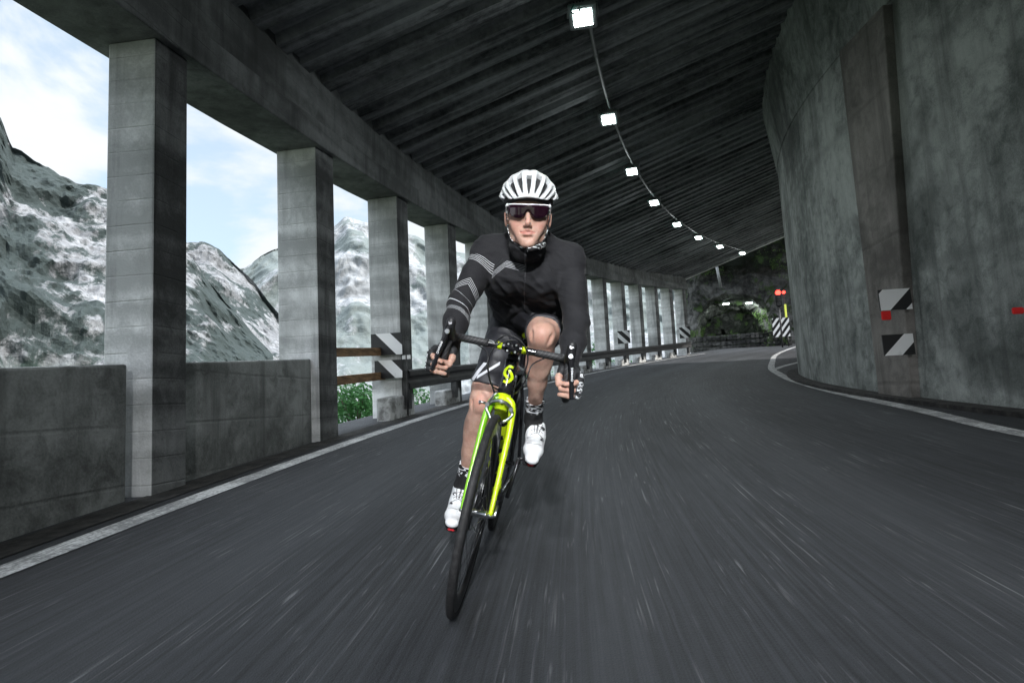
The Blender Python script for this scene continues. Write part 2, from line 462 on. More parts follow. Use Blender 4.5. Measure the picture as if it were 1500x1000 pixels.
_ro = _rf.build('ribbed_roof', M_CEIL, label='dark ribbed concrete roof of the gallery with cross ribs', cat='roof')
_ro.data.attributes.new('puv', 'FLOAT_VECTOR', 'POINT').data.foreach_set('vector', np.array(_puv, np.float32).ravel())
mb = MB()
vs = []
for d in (-.6, 9):
    for ds in (.0, .3):
        for dz in (-.12, .6): vs.append(PP(S_END+ds, d, 0)+Vector((0,0,hc(0, d)+dz)))
mb.add(vs, [(0,1,3,2),(4,6,7,5),(0,4,5,1),(2,3,7,6),(0,2,6,4),(1,5,7,3)])
mb.build('roof_end_beam', M_CONC, label='sloping concrete beam closing the far end of the roof', cat='beam')

# ------------------------------------------------------------------ right wall
RW = [(5.2,-14),(5.0,-4),(4.9,2),(4.85,5),(4.88,7.2),(5.08,9.2),(5.5,11.2),(6.1,13.1),(6.85,14.9),(7.75,16.3),(9.0,17.6),(11.0,18.7),(14,19.5),(19,20)]
def rwall(o0, o1, z0, z1, s0=0, s1=None, back=.5, ny=1, mb=None, wob=0):
    pp = bez([(x, y, 0) for x, y in RW], 10)
    pp = pp[s0:s1]; mb = mb or MB(); vs, fs = [], []
    for i, p in enumerate(pp):
        t = (pp[min(i+1, len(pp)-1)]-pp[max(i-1, 0)]).normalized(); sd = Vector((-t.y, t.x, 0))
        for k in range(ny+1):
            f = k/ny; q = p+sd*(o0+(o1-o0)*f); vs.append((q.x, q.y, gz(q.x, q.y)+z0+(z1-z0)*f))
        q = p-sd*back; g = gz(q.x, q.y); vs += [(q.x, q.y, g+z1), (q.x, q.y, g+z0)]
    m = ny+3
    for i in range(len(pp)-1):
        for k in range(m):
            k2 = (k+1) % m; fs.append((i*m+k, i*m+k2, (i+1)*m+k2, (i+1)*m+k))
    e = (len(pp)-1)*m
    fs += [tuple(range(m)), tuple(e+k for k in reversed(range(m)))]
    return mb.add(vs, fs)
rw = rwall(0, .06, -.3, 4.9, ny=4).build('retaining_wall', M_WALL, label='tall curved grey green retaining wall bulging beside the right lane', cat='wall')
rwall(.075, .45, 4.9, 7.6, back=.6).build('haunch', M_WALL, rw)
rwall(.0, .0, 7.6, 10.5, back=1.2).build('upper_wall', M_WALL, rw)  # unseen wall top added to keep the sun out of the gallery
rwall(.26, .26, 0, .05, back=-.02).build('gutter', M_DIRT, rw)
# pilaster band
pp_ = bez([(x, y, 0) for x, y in RW], 10)
def rw_at(y):
    for i in range(len(pp_)-1):
        if pp_[i].y <= y <= pp_[i+1].y:
            f = (y-pp_[i].y)/(pp_[i+1].y-pp_[i].y); p = pp_[i].lerp(pp_[i+1], f); t = (pp_[i+1]-pp_[i]).normalized()
            return p, t, Vector((-t.y, t.x, 0))
def pilaster(y0, y1, th, z1, name, mat, parent):
    vs = []
    for y in (y0, y1):
        for z in (-.2, z1):
            p, t, sd = rw_at(y-(.42 if z > 0 and y == y0 else 0))
            off = .06*(z+.3)/5.2
            for o_ in (-.1, off+th*1.9):
                q = p+sd*o_; vs.append((q.x, q.y, gz(q.x, q.y)+z))
    return MB().add(vs, [(0,1,3,2),(4,6,7,5),(0,4,5,1),(2,3,7,6),(0,2,6,4),(1,5,7,3)]).build(name, mat, parent)
roughen(pilaster(7.55, 8.3, .06, 4.85, 'pilaster', M_PIL, rw))
# slope above the wall, out of view, added to block the sun
vs, fs = [], []
NX, NY = 16, 40
for j in range(NY+1):
    y = -90+j*5.2
    for i in range(NX+1):
        t = i/NX; bx = 6.4 if y < 12 else 6.4+(y-12)*.55
        x = bx+t*45; z = .07*max(y, -5)+6.9+t*62*(1-.25*t)+(2.5*mnoise.fractal(Vector((x*.08, y*.08, 0)), 1, 2, 5) if i else 0)
        vs.append((x, y, z))
for j in range(NY):
    for i in range(NX):
        a = j*(NX+1)+i; fs.append((a, a+1, a+NX+2, a+NX+1))
me = bpy.data.meshes.new('hillside'); me.from_pydata(vs, [], fs); tag(link('hillside', me, M_CLIFF, smooth=True), kind='structure')

# ------------------------------------------------------------------ mountains beyond the valley
def ridge(name, crest, r0, r1, zb, mat, nu, nv, amp, freq, seed, sm=False):
    us = [c[0] for c in crest]; vs_ = [c[1] for c in crest]; V, Fc = [], []
    for i in range(nu+1):
        u = us[0]+(us[-1]-us[0])*i/nu; v = float(np.interp(u, us, vs_))
        top = at(u, v, r1); d = Vector((top.x, top.y, 0)); L = d.length; d /= L
        for j in range(nv+1):
            t = j/nv
            if j < nv-2: k = t*nv/(nv-3); r = r0+(L-r0)*k; z = zb+(top.z-zb)*k**.85
            else: r = L+(j-nv+3)*r1*.12; z = top.z-(j-nv+3)*r1*.10; k = 1
            q = Vector((d.x*r, d.y*r, z))
            f = freq
            n = mnoise.ridged_multi_fractal(q*f+Vector((seed, 0, 0)), 1.0, 2.1, 6, 1.0, 2.0)-1.1
            n2 = mnoise.fractal(Vector((q.x*f*3, q.y*f*3, q.z*f*1.2+seed)), .9, 2.2, 6)
            e = min(1, .35+k*2)*(1 if k < 1 else .45)
            q += d*(-n*amp*e*1.6-n2*amp*.9) + Vector((0, 0, (n*amp*.5+n2*amp*.35)*(1-k**4*.75)))
            V.append(tuple(q))
    for i in range(nu):
        for j in range(nv):
            a = i*(nv+1)+j; Fc.append((a, a+nv+1, a+nv+2, a+1))
    me = bpy.data.meshes.new(name); me.from_pydata(V, [], Fc)
    return tag(link(name, me, mat, smooth=sm), kind='structure')
ridge('mountain', [(-900,-120),(-500,-60),(-200,40),(-60,120),(0,166),(18,212),(60,237),(110,262),(165,276),(185,295),(230,335),(290,390),(330,440),(400,520)],
      95, 190, -45, M_CLIFF, 300, 150, 7, .018, 3)
ridge('mountain', [(120,500),(180,420),(240,372),(270,358),(300,358),(325,368),(345,386),(375,412),(395,438),(430,480),(480,540)],
      190, 330, -50, M_CLIFF, 170, 110, 9, .012, 11)
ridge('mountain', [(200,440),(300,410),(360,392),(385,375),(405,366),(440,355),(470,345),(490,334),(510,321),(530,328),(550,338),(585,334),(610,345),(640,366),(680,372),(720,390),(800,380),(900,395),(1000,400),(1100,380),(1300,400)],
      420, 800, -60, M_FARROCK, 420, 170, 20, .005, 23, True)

# ------------------------------------------------------------------ shrubs outside the colonnade
def leafmat(name, a, b):
    m = Mat(name, rough=.6, spec=.3); v = m.attr('tint')
    m.color(m.mix(v, a, b)); m.b.inputs['Subsurface Weight'].default_value = 0
    tr = m.n('BsdfTranslucent'); tr.inputs[0].default_value = (*[q*1.4 for q in b], 1); mx = m.n('MixShader'); mx.inputs[0].default_value = .35
    m.l(m.b.outputs[0], mx.inputs[1]); m.l(tr.outputs[0], mx.inputs[2]); m.l(mx.outputs[0], m.nt.nodes['Material Output'].inputs[0]); return m
M_LEAF = leafmat('green leaves', (.025,.075,.03), (.09,.24,.08))
M_BARK = Mat('bark', (.09,.07,.05), .9)
def shrub(name, base, w, h, n, size, lab, cat='bush', group='bushes outside the colonnade'):
    base = Vector(base); root = empty(name, base, label=lab, cat=cat, group=group)
    rnd = random.Random(hash(lab) % 999 if 0 else int(base.x*97+base.y*31)); clumps = []
    for k in range(16):
        a = rnd.uniform(0, 6.28); rr = rnd.random()**.5*w*.75; z = rnd.uniform(.15, 1)*h
        clumps.append((Vector((cos(a)*rr*(1.1-.5*z/h), sin(a)*rr*(1.1-.5*z/h), z)), rnd.uniform(.22, .42)*w, rnd.random()))
    V, Fc, T = [], [], []
    for k in range(n):
        c, r, t = rnd.choice(clumps); d = Vector((rnd.gauss(0,1), rnd.gauss(0,1), rnd.gauss(0,.8))).normalized()*r*rnd.uniform(.5, 1.08)
        p = c+d; nrm = (d.normalized()+Vector((rnd.gauss(0,.5), rnd.gauss(0,.5), rnd.gauss(.3,.5)))).normalized()
        u = nrm.cross(Vector((rnd.random(), rnd.random(), rnd.random()))).normalized(); v = nrm.cross(u)
        s = size*rnd.uniform(.6, 1.3); b = len(V)
        V += [tuple(p-u*s), tuple(p+v*s*.45+nrm*s*.1), tuple(p+u*s), tuple(p-v*s*.45+nrm*s*.1)]; Fc.append((b, b+1, b+2, b+3)); T += [min(1, max(0, t*.6+rnd.random()*.5))]*4
    me = bpy.data.meshes.new('foliage'); me.from_pydata(V, [], Fc)
    me.attributes.new('tint', 'FLOAT', 'POINT').data.foreach_set('value', T)
    link('foliage', me, M_LEAF, root)
    mb = MB()
    for c, r, t in clumps[:9]: mb.tube([(0,0,-.3), (c.x*.3, c.y*.3, c.z*.5), tuple(c)], [.035, .022, .008], 6)
    mb.build('stem', M_BARK, root); return root
rs = random.Random(5)
sp = [(9.3,-2.5,.8,1.5,'bright leafy bush showing between the two brown rails'),(8.5,-3.6,.9,1.9,'taller bush behind the rails beside the second pillar'),(10.6,-3.0,.9,1.6,'bush behind the chevron board pillar'),
      (12.2,-2.6,.9,1.5,'green bush seen left of the rider\'s hand above the guardrail'),(13.6,-3.4,1.,1.9,'green bush between the rider\'s sleeve and thigh'),(15.6,-3,1,1.7,'bush outside the guardrail hidden behind the rider\'s thigh'),
      (24.5,-3,1,1.6,'bush seen low through the bay just right of the rider\'s elbow'),(26.9,-2.8,1,1.9,'bush seen through the second bay right of the rider'),(29.2,-2.9,1.1,2.3,'bush seen through the third bay right of the rider'),
      (31.5,-3.1,1,2.0,'bush seen through the fourth bay right of the rider'),(33.6,-3,1,1.6,'bush seen through the fifth bay right of the rider'),(22,-3.2,1,1.6,'bush behind the rider\'s plain sleeve')]
for s, d, w_, h_, lab in sp:
    shrub('bush', PP(s, d, bank(s, d)-.1), w_, h_, 1500 if s < 16 else 800, .055 if s < 16 else .08, lab)

# ------------------------------------------------------------------ rock face with the arched tunnel at the far end
ctr = at(1079, 512, 42.0); VD = Vector((ctr.x, ctr.y, 0)).normalized(); EX = Vector((VD.y, -VD.x, 0))
RC = Vector((ctr.x, ctr.y, gz(ctr.x, ctr.y)))
def rocks():
    A, Hh, N = 2.6, 3.75, 72
    outl = []
    for i in range(N+1):
        a = pi*(1-i/N); x = A*cos(a); z = sin(a)
        x = A*(abs(cos(a))**.75)*(1 if cos(a) > 0 else -1); z = Hh*(sin(a)**.62 if sin(a) > 0 else 0)
        outl.append((x, z-.25))
    rings = []
    NO = 22
    for k in range(NO, -1, -1):
        t = (k/NO)**1.4; ring = []
        for i, (x, z) in enumerate(outl):
            a = pi*(1-i/N); cx, sz = cos(a), sin(a); mm = max(abs(cx), sz)
            ox = (3.7 if cx < 0 else 15)*cx/mm; oz = 14*sz/mm-.25
            X = x+(ox-x)*t; Z = z+(oz-z)*t; LEAN = -max(0, Z-4.6)*1.25  # overhang shaped to cut sky light off the far end
            ring.append((X, LEAN+max(0,t-.15)*(4.5 if cx >= 0 else 2.5)*(1 if cx>-.9 else 1), Z))
        rings.append(ring)
    rings.insert(0, [(x*1.02-(.4 if x < 0 else -.4), y+14, z) for x, y, z in rings[0]])
    for k in range(1, 13):
        f = k/12; rings.append([(x*(1-.16*f)-.5*f, f*5.5, z*(1-.10*f)) for x, z in outl])
    for k in range(1, 10):
        f = k/9; rings.append([(x*.84*(1-f)-.5+(-.2*f), 5.5+.5*f, (z*.9)*(1-f)+.6*f) for x, z in outl])
    V, Fc = [], []
    for r, ring in enumerate(rings):
        for (x, y, z) in ring:
            if r > 36 and -1.45 < x < -.6 and z < 1.6-.3*abs(x+1)*2: y += 1.2
            q = Vector((x, y, z)); n1 = mnoise.noise_vector(q*.55)*.45; n2 = mnoise.noise_vector(q*1.7+Vector((9,2,4)))*.28; n3 = mnoise.noise_vector(q*4.5)*.12
            far = min(1, .35+abs(y)*.25+max(0, abs(x)-2.6)*.3+max(0, z-3.8)*.3)
            q += n1*far+n2*(.5+.5*far)+n3
            V.append(tuple(RC+EX*q.x+VD*q.y+Vector((0,0,q.z))))
    m = N+1
    for r in range(len(rings)-1):
        for i in range(N): a = r*m+i; Fc.append((a, a+1, a+m+1, a+m))
    me = bpy.data.meshes.new('rock_face'); me.from_pydata(V, [], Fc)
    return tag(link('rock_face', me, M_ROCKFACE), kind='structure')
rf = rocks()
def RQ(x, y, z): return RC+EX*x+VD*y+Vector((0,0,z))
# moss clumps on the rock: many tiny leaves, uncountable
def moss():
    rnd = random.Random(3); me = rf.data; V, Fc, T = [], [], []
    me.calc_loop_triangles()
    cs = [(p.center.copy(), p.normal.copy()) for p in me.polygons]
    pick = [(c, n) for c, n in cs if mnoise.noise(c*.45+Vector((4,1,0))) > .02 and abs((c-RC).dot(EX)) < 7 and not (abs((c-RC).dot(EX)) < 2.2 and (c-RC).dot(VD) > 3) and not ((c-RC).z > 2.6 and abs((c-RC).dot(EX)) < 3 and (c-RC).z < 5) and (c-RC).z > .9 and (c-RC).z < 7 and (c-RC).dot(VD) < 7]
    for k in range(4500):
        c, n = rnd.choice(pick); p = c+n*(rnd.uniform(.0,.07)*(-1 if n.dot(VD) > 0 else 1))+Vector((rnd.gauss(0,.08), rnd.gauss(0,.08), rnd.gauss(0,.10)))
        u = Vector((rnd.gauss(0,1), rnd.gauss(0,1), rnd.gauss(0,1))).normalized(); v = u.cross(VD).normalized(); s = rnd.uniform(.018, .05); b = len(V)
        V += [tuple(p-u*s), tuple(p+v*s*.5), tuple(p+u*s), tuple(p-v*s*.5)]; Fc.append((b,b+1,b+2,b+3)); T += [rnd.random()]*4
    m2 = bpy.data.meshes.new('moss'); m2.from_pydata(V, [], Fc); m2.attributes.new('tint', 'FLOAT', 'POINT').data.foreach_set('value', T)
    tag(link('moss', m2, leafmat('moss leaves', (.04,.08,.02), (.16,.26,.08))), kind='stuff', label='patches of bright moss and ferns on the dark tunnel rock', cat='moss')
moss()
# low stone wall in front of the arch
def stonewall():
    mb = MB(); rnd = random.Random(8); x = -2.7
    while x < 3.2:
        w_ = rnd.uniform(.22, .4)
        for row in range(-2, 2):
            mb.box(RQ(x+w_/2, -1.9+rnd.uniform(-.04,.04), .15+row*.33), (w_*.95, .35, .30), rot=Matrix((EX, VD, Vector((0,0,1)))).transposed(), bev=.04)
        mb.box(RQ(x+w_/2, -1.9, .60+rnd.uniform(-.015,.02)), (w_*.97, .42, .16), mi=1, rot=Matrix((EX, VD, Vector((0,0,1)))).transposed(), bev=.03); x += w_
    return mb.build('stone_wall', [M_ROCKFACE, M_ROCKFACE], label='low rubble stone wall across the foot of the far tunnel arch', cat='wall')
stonewall()

# ------------------------------------------------------------------ rails and guardrail
M_WOOD = Mat('weathered brown rail', rough=.8)
def _wood():
    m = M_WOOD; g = m.geo((1,1,9)); n = m.noise(g, 4, 6, .7); m.color(m.mix(n.ss(.3,.7), (.09,.05,.022), (.34,.20,.10))); m.bump(n, .4, .01)
_wood()
M_DSTEEL = Mat('dark weathered steel rail', rough=.45, metal=.4)
def _ds():
    m = M_DSTEEL; n = m.noise(m.geo(), 7, 6, .7); m.color(m.mix(n.ss(.35,.7), (.022,.023,.025), (.085,.085,.085))); m.rough(n*.5+.25)
_ds()
root = empty('wooden_fence', PP(8.7, -.72), label='two brown rails spanning the bay right of the second pillar', cat='fence')
inv = root.matrix_world.inverted()
def childloc(o): o.data.transform(Matrix.Translation(-o.parent.location)); return o
for z in (.98, .60):
    mb = MB(); block(mb, 7.50, 10.05, -.80, -.70, z, z+.12, 2); childloc(mb.build('rail', M_WOOD, root))
mb = MB(); block(mb, 9.93, 10.05, -.70, -.58, -.1, 1.15, 1); childloc(mb.build('post', M_DSTEEL, root))
root = empty('guardrail', PP(20, -.33), label='long dark guardrail running in front of the colonnade towards the rock', cat='guardrail')
GS = [(9.75+k*2.28) for k in range(12)]+[36.6]
pr_ = [(0,-.155),(.05,-.13),(.05,-.06),(0,-.02),(0,.02),(.05,.06),(.05,.13),(0,.155)]
vs, fs = [], []; n = 54
for i in range(n+1):
    s = 9.6+(36.9-9.6)*i/n
    for dx, z in pr_: vs.append(PP(s, -.30+dx, .58+z))
    for dx, z in reversed(pr_): vs.append(PP(s, -.306+dx, .58+z))
m = len(pr_)*2
for i in range(n):
    for k in range(m): fs.append((i*m+k, i*m+(k+1) % m, (i+1)*m+(k+1) % m, (i+1)*m+k))
childloc(MB().add(vs, fs).build('rail', M_DSTEEL, root))
for s in GS:
    mb = MB(); block(mb, s-.05, s+.05, -.42, -.31, .12, .72, 1); childloc(mb.build('post', M_DSTEEL, root))
M_CHALK = Mat('chalky white kerb block', rough=.9)
def _ck():
    m = M_CHALK; n = m.noise(m.geo(), 5, 7, .7); m.color(m.mix(n.ss(.35,.6), (.16,.16,.155), (.52,.53,.53))); m.bump(n, .5, .02)
_ck()
for k in range(12):
    s = PS[6+k]; 
    if s > 36: break
    mb = MB(); block(mb, s-1.0, s-.15 if k else s, -.62, -.40, -.05, .28 if k else .34, 1)
    kb = mb.build('kerb_block', M_CHALK, label=('chalky concrete kerb block under the slanted boards by the brown rails' if k == 0 else '%s chalky kerb block along the guardrail, counted from the brown rails' % ['second','third','fourth','fifth','sixth','seventh','eighth','ninth','tenth','eleventh','twelfth'][k-1]), cat='kerb block', group='kerb blocks under the guardrail'); roughen(kb, bev=.03)

# ------------------------------------------------------------------ hazard boards
M_WHITE = Mat('white reflective sheet', (.82,.83,.84), .35, 0, .6)
M_BLACK = Mat('black reflective sheet', (.012,.012,.013), .4)
M_REFL = Mat('red reflector', (.75,.03,.03), .2)
def _grime(m, base):
    n = m.noise(m.pos(), 9, 6, .7); m.color(m.mix(n.ss(.55,.8)*.5, base, tuple(q*.35 for q in base)))
_grime(M_WHITE, (.82,.83,.84))
def board(name, origin, ex, ez, w_, h_, stripes, lab, cat='sign', slant=1, group=None, th=.02):
    """plate with diagonal stripes: stripes = list of (offset, width) along the bottom edge"""
    ex = Vector(ex).normalized(); ez = Vector(ez).normalized(); ny = ex.cross(ez); o = Vector(origin)
    root = empty(name, o, label=lab, cat=cat, group=group)
    def fn(u, v, d): return ex*u+ez*v+ny*d
    MB().prism([(0,0),(w_,0),(w_,h_),(0,h_)], lambda u, v, d: fn(u, v, -d), th).build('plate', M_BLACK, root)
    mb = MB()
    for a, ww in stripes:
        poly = [(a, 0), (a+ww, 0), (a+ww+slant*h_, h_), (a+slant*h_, h_)]
        # clip to [0,w]
        def clip(pl, xk, sgn):
            out = []
            for i in range(len(pl)):
                p, q = pl[i], pl[(i+1) % len(pl)]; ip, iq = sgn*(p[0]-xk) >= 0, sgn*(q[0]-xk) >= 0
                if ip: out.append(p)
                if ip != iq: t = (xk-p[0])/(q[0]-p[0]); out.append((xk, p[1]+(q[1]-p[1])*t))
            return out
        poly = clip(poly, .004, 1)
        if len(poly) > 2: poly = clip(poly, w_-.004, -1)
        if len(poly) > 2: mb.prism(poly, lambda u, v, d: fn(u, v, .004-d), .0035)
    mb.build('stripe', M_WHITE, root); return root
# right wall plates, bracketed to the pilaster and turned towards the traffic
def rplate(u, v, w_, h_, stripes, lab, depth=7.40):
    o = at(u, v, depth); ang = radians(-6); ex = Vector((cos(ang), sin(ang), 0)); return board('hazard_plate', o, ex, Vector((-.03,0,1)), w_, h_, stripes, lab, group='slanted plates on the right wall')
rplate(1290, 455, .365, .25, [(-.20,.31),(.29,.3)], 'upper black and white slanted plate on the brownish pilaster, above the red reflector')
rplate(1296, 521, .35, .25, [(.0,.20)], 'lower slanted plate on the brownish pilaster, below the red reflector')
mb = MB().box((0,0,0), (.11,.03,.11), bev=.008)
r_ = mb.build('wall_reflector', M_REFL); r_.location = at(1298, 462, 7.40); tag(r_, 'small square red reflector between the two slanted plates', 'reflector', 'red reflectors on the right wall')
mb = MB().box((0,0,0), (.10,.03,.06), bev=.008)
r_ = mb.build('wall_reflector', M_REFL); r_.location = at(1491, 455, 5.55); tag(r_, 'dim red reflector on the bare wall at the right edge of the photo', 'reflector', 'red reflectors on the right wall')
# left chevrons on the colonnade
def leftboard(s, z, w_, h_, lab, stripes, dd=-1.0, slant=-1):
    fr = side(s); o = PP(s, dd, z); board('chevron_board', o, fr, (0,0,1), w_, h_, stripes, lab, group='chevron boards on the colonnade', slant=slant)
leftboard(9.55, .98, .52, .34, 'upper white and black slanted board at the end of the brown rails', [(.42,.24),(.98,.2)], -.86)
leftboard(9.53, .62, .46, .28, 'lower white slanted board at the end of the brown rails', [(.34,.22)], -.80)
leftboard(27.6, .95, .55, .55, 'small chevron board above the guardrail, middle of the far colonnade', [(.30,.22),(.75,.22)], -.5)
leftboard(35.9, .95, .60, .6, 'small chevron board on the last far pillar by the rock', [(.3,.22),(.75,.22)], -.5)
mb = MB().box((0,0,0), (.13,.02,.06)); r_ = mb.build('post_reflector', M_WHITE); r_.location = PP(9.6, -.30, .93); tag(r_, 'small bright reflector right of the slanted boards by the rails', 'reflector')
mb = MB().tube([(0,0,-.9),(0,0,.03)], .015, 8); 
mb.build('post', M_DSTEEL, r_)
# sign and signals by the rock, right
sg = at(1133, 494, 37.5)
board('striped_sign', sg, EX, (0,0,1), .95, 1.15, [(-.95,.17),(-.6,.17),(-.25,.17),(.1,.17),(.45,.17),(.8,.17)], 'black and white diagonally striped marker board below the red light', slant=.75)
g_ = gz(sg.x, sg.y)
mb = MB().tube([Vector((0,0,0))+EX*.45+VD*.05, EX*.45+VD*.05+Vector((0,0,g_-sg.z-.1))], .04, 8)
sgo = bpy.data.objects['striped_sign']; mb.build('post', M_DSTEEL, sgo)
M_YEL = Mat('fluorescent yellow green panel', (.55,.62,.08), .5)
q = at(1152, 468, 38); mb = MB().box((0,0,0), (.12,.05,1.9), rot=None); o = mb.build('marker_strip', M_YEL, label='narrow yellow green strip just left of the wall edge beside the striped board', cat='marker'); o.location = q
mb = MB().tube([(0,0,-.95),(0,0,gz(q.x,q.y)-q.z)], .03, 8); mb.build('post', M_DSTEEL, o)
def emis(name, col, st):
    m = Mat(name, col, .4); m.b.inputs['Emission Color'].default_value = (*col, 1); m.b.inputs['Emission Strength'].default_value = st; return m
M_RED = emis('lit red signal', (1, .03, .02), 3.5)
q = at(1139.5, 429, 37)
root = empty('traffic_light', q, label='traffic light glowing red on a dark pole beside the tunnel arch', cat='traffic light')
fr3 = Matrix((EX, VD, Vector((0,0,1)))).transposed()
MB().box((0,0,-.32), (.34,.22,1.0), rot=fr3, bev=.03).build('housing', M_BLACK, root)
MB().disc(-VD*.12, VD, .15, .03).build('signal_lens', M_RED, root)
for z in (-.33, -.64): MB().disc(-VD*.12+Vector((0,0,z)), VD, .12, .03).build('dark_lens', M_DSTEEL, root)
for z in (0,-.33,-.64): MB().tube([-VD*.11+Vector((0,0,z+.15))-EX*.13, -VD*.3+Vector((0,0,z+.17))-EX*.12, -VD*.3+Vector((0,0,z+.17))+EX*.12, -VD*.11+Vector((0,0,z+.15))+EX*.13], .015, 6).build('visor', M_BLACK, root)
MB().tube([Vector((0,0,-.8))+VD*.05, Vector((0,0,gz(q.x,q.y)-q.z-.1))+VD*.05], .05, 10).build('pole', M_DSTEEL, root)
q = at(1148, 428, 39); o = MB().disc((0,0,0), VD, .09, .12).build('warning_lamp', M_RED, label='smaller red lamp right of the traffic light at the wall edge', cat='lamp'); o.location = q
MB().tube([VD*.05, VD*.05+Vector((0,0,gz(q.x,q.y)-q.z))], .03, 8).build('pole', M_DSTEEL, o)

# ------------------------------------------------------------------ ceiling floodlights
M_LAMP = emis('lit led panel', (.82, 1.0, .95), 9)
M_ALU = Mat('grey cast aluminium', (.42,.44,.44), .4, .7)
M_PIPE = Mat('galvanised conduit', (.22,.23,.23), .6, .2)
M_TEAL = Mat('teal junction cap', (.02,.16,.12), .4)
LAMPS = [-7.6, -3.6, .4, 4.2, 8.2, 12.15, 16.15, 20.2, 24.6, 28.6, 32.5, 36.5]  # first four are out of view, added to light the rider
LD = [3.25, 3.05, 2.9, 2.85, 2.80, 2.88, 2.95, 3.0, 3.0, 3.0, 3.0, 3.0]
names = ['ceiling floodlight behind the camera at the gallery mouth, outside the picture', 'ceiling floodlight behind the camera, second from the gallery mouth', 'ceiling floodlight above the camera, outside the picture', 'ceiling floodlight above the front of the bicycle, outside the picture', 'nearest and largest ceiling floodlight, at the top of the photo', 'second ceiling floodlight above the rider, with visible fins', 'third ceiling floodlight, right above the helmet\'s upper right',
         'fourth ceiling floodlight with a teal cable loop below', 'fifth ceiling floodlight down the line', 'sixth ceiling floodlight, third from the far end', 'seventh ceiling floodlight, next to the farthest', 'farthest ceiling floodlight, beside the roof end beam']
def floodlight():
    root = empty('ceiling_floodlight')
    t = Matrix.Rotation(radians(-16), 3, 'X')     # tilted a little towards the oncoming camera
    MB().box(t @ Vector((0,0,-.02)), (.36,.38,.07), rot=t, bev=.012).build('housing', M_ALU, root)
    mb = MB()
    for k in range(9): mb.box(t @ Vector((-.16+k*.04, 0, .03)), (.008,.34,.05), rot=t)
    mb.build('cooling_fins', M_ALU, root)
    MB().box(t @ Vector((0,0,-.058)), (.24,.25,.006), rot=t).build('led_panel', M_LAMP, root)
    mb = MB()
    for k in range(6): mb.box(t @ Vector((-.10+k*.04, 0, -.070)), (.007,.27,.012), rot=t)
    mb.build('grille', M_DSTEEL, root)
    MB().tube([(-.195,0,-.02),(-.195,0,.13),(.195,0,.13),(.195,0,-.02)], .012, 6).build('bracket', M_ALU, root)
    MB().tube(bez([(-.10,-.20,.02),(-.13,-.26,-.10),(-.05,-.27,-.17),(-.02,-.24,-.06)], 5), .010, 8).build('cable_loop', M_TEAL, root)
    return root
proto = floodlight()
WATT = [36, 8, 4, 5]+[13]*8
for i, s in enumerate(LAMPS):
    if i == 0: o = proto
    else:
        o = proto.copy(); COL.objects.link(o)
        for ch in [q for q in proto.children if q.type == 'MESH']: c = ch.copy(); COL.objects.link(c); c.parent = o
    o.matrix_world = Matrix.Translation(PP(s, LD[i], hc(s, LD[i])-.14)) @ frame(s).to_4x4()
    # this floodlight's light; unseen first four are added fill, two aimed at the rider
    al = bpy.data.lights.new('led_light', 'AREA'); al.shape = 'RECTANGLE'; al.size = .29; al.size_y = .21; al.energy = WATT[i]; al.color = (.96, .985, 1) if i < 2 else (.92, .99, 1); al.spread = radians(40) if i < 2 else radians(170)
    lo = bpy.data.objects.new('led_light', al); COL.objects.link(lo); lo.parent = o; lo.location = (0, .10 if i < 2 else -.05, -.12); lo.rotation_euler = (radians(69 if i == 0 else 58) if i < 2 else radians(-16), 0, 0)
    tag(o, names[i], 'ceiling light', 'floodlights along the gallery ceiling')
mb = MB()
pts = []; s = -8.4
while s < 37: 
    d = float(np.interp(s, LAMPS, LD)); pts.append(PP(s, d+.06, hc(s, d)-.05)); s += .5
mb.tube(pts, .028, 8)
o = mb.build('conduit', M_PIPE, label='thin grey cable conduit running from lamp to lamp along the ceiling', cat='conduit')
for i in range(30, len(pts), 6): MB().box(pts[i], (.07,.07,.05)).build('clamp', M_PIPE, o)
# lamps in the arch and a hanging pipe
for k, (x, lab) in enumerate(((-.45, 'left one of two small greenish lamps at the crown of the tunnel arch'), (1.05, 'right one of two small greenish lamps at the crown of the tunnel arch'))):
    root = empty('tunnel_lamp', RQ(x, 1.3, 3.15-.3*k*.3), label=lab, cat='lamp', group='lamps on the tunnel arch')
    MB().box((0,0,.05), (.5,.22,.09), rot=fr3, bev=.02).build('housing', M_ALU, root)
    MB().box(-VD*.03+Vector((0,0,-.01)), (.42,.2,.05), rot=fr3).build('led_panel', M_LAMP, root)
    al = bpy.data.lights.new('led_light', 'AREA'); al.shape = 'RECTANGLE'; al.size = .4; al.size_y = .2; al.energy = 34; al.color = (.88, 1, .92)
    lo = bpy.data.objects.new('led_light', al); COL.objects.link(lo); lo.parent = root; lo.location = (0, 0, -.07); lo.rotation_euler = (radians(30), 0, -atan2(VD.x, VD.y))
a, b = at(1050, 391, 37.5), at(1056, 421, 37.5)
MB().tube([a, b], .09, 8).build('hanging_pipe', M_PIPE, label='pale pipe hanging from the roof end towards the tunnel arch', cat='pipe')

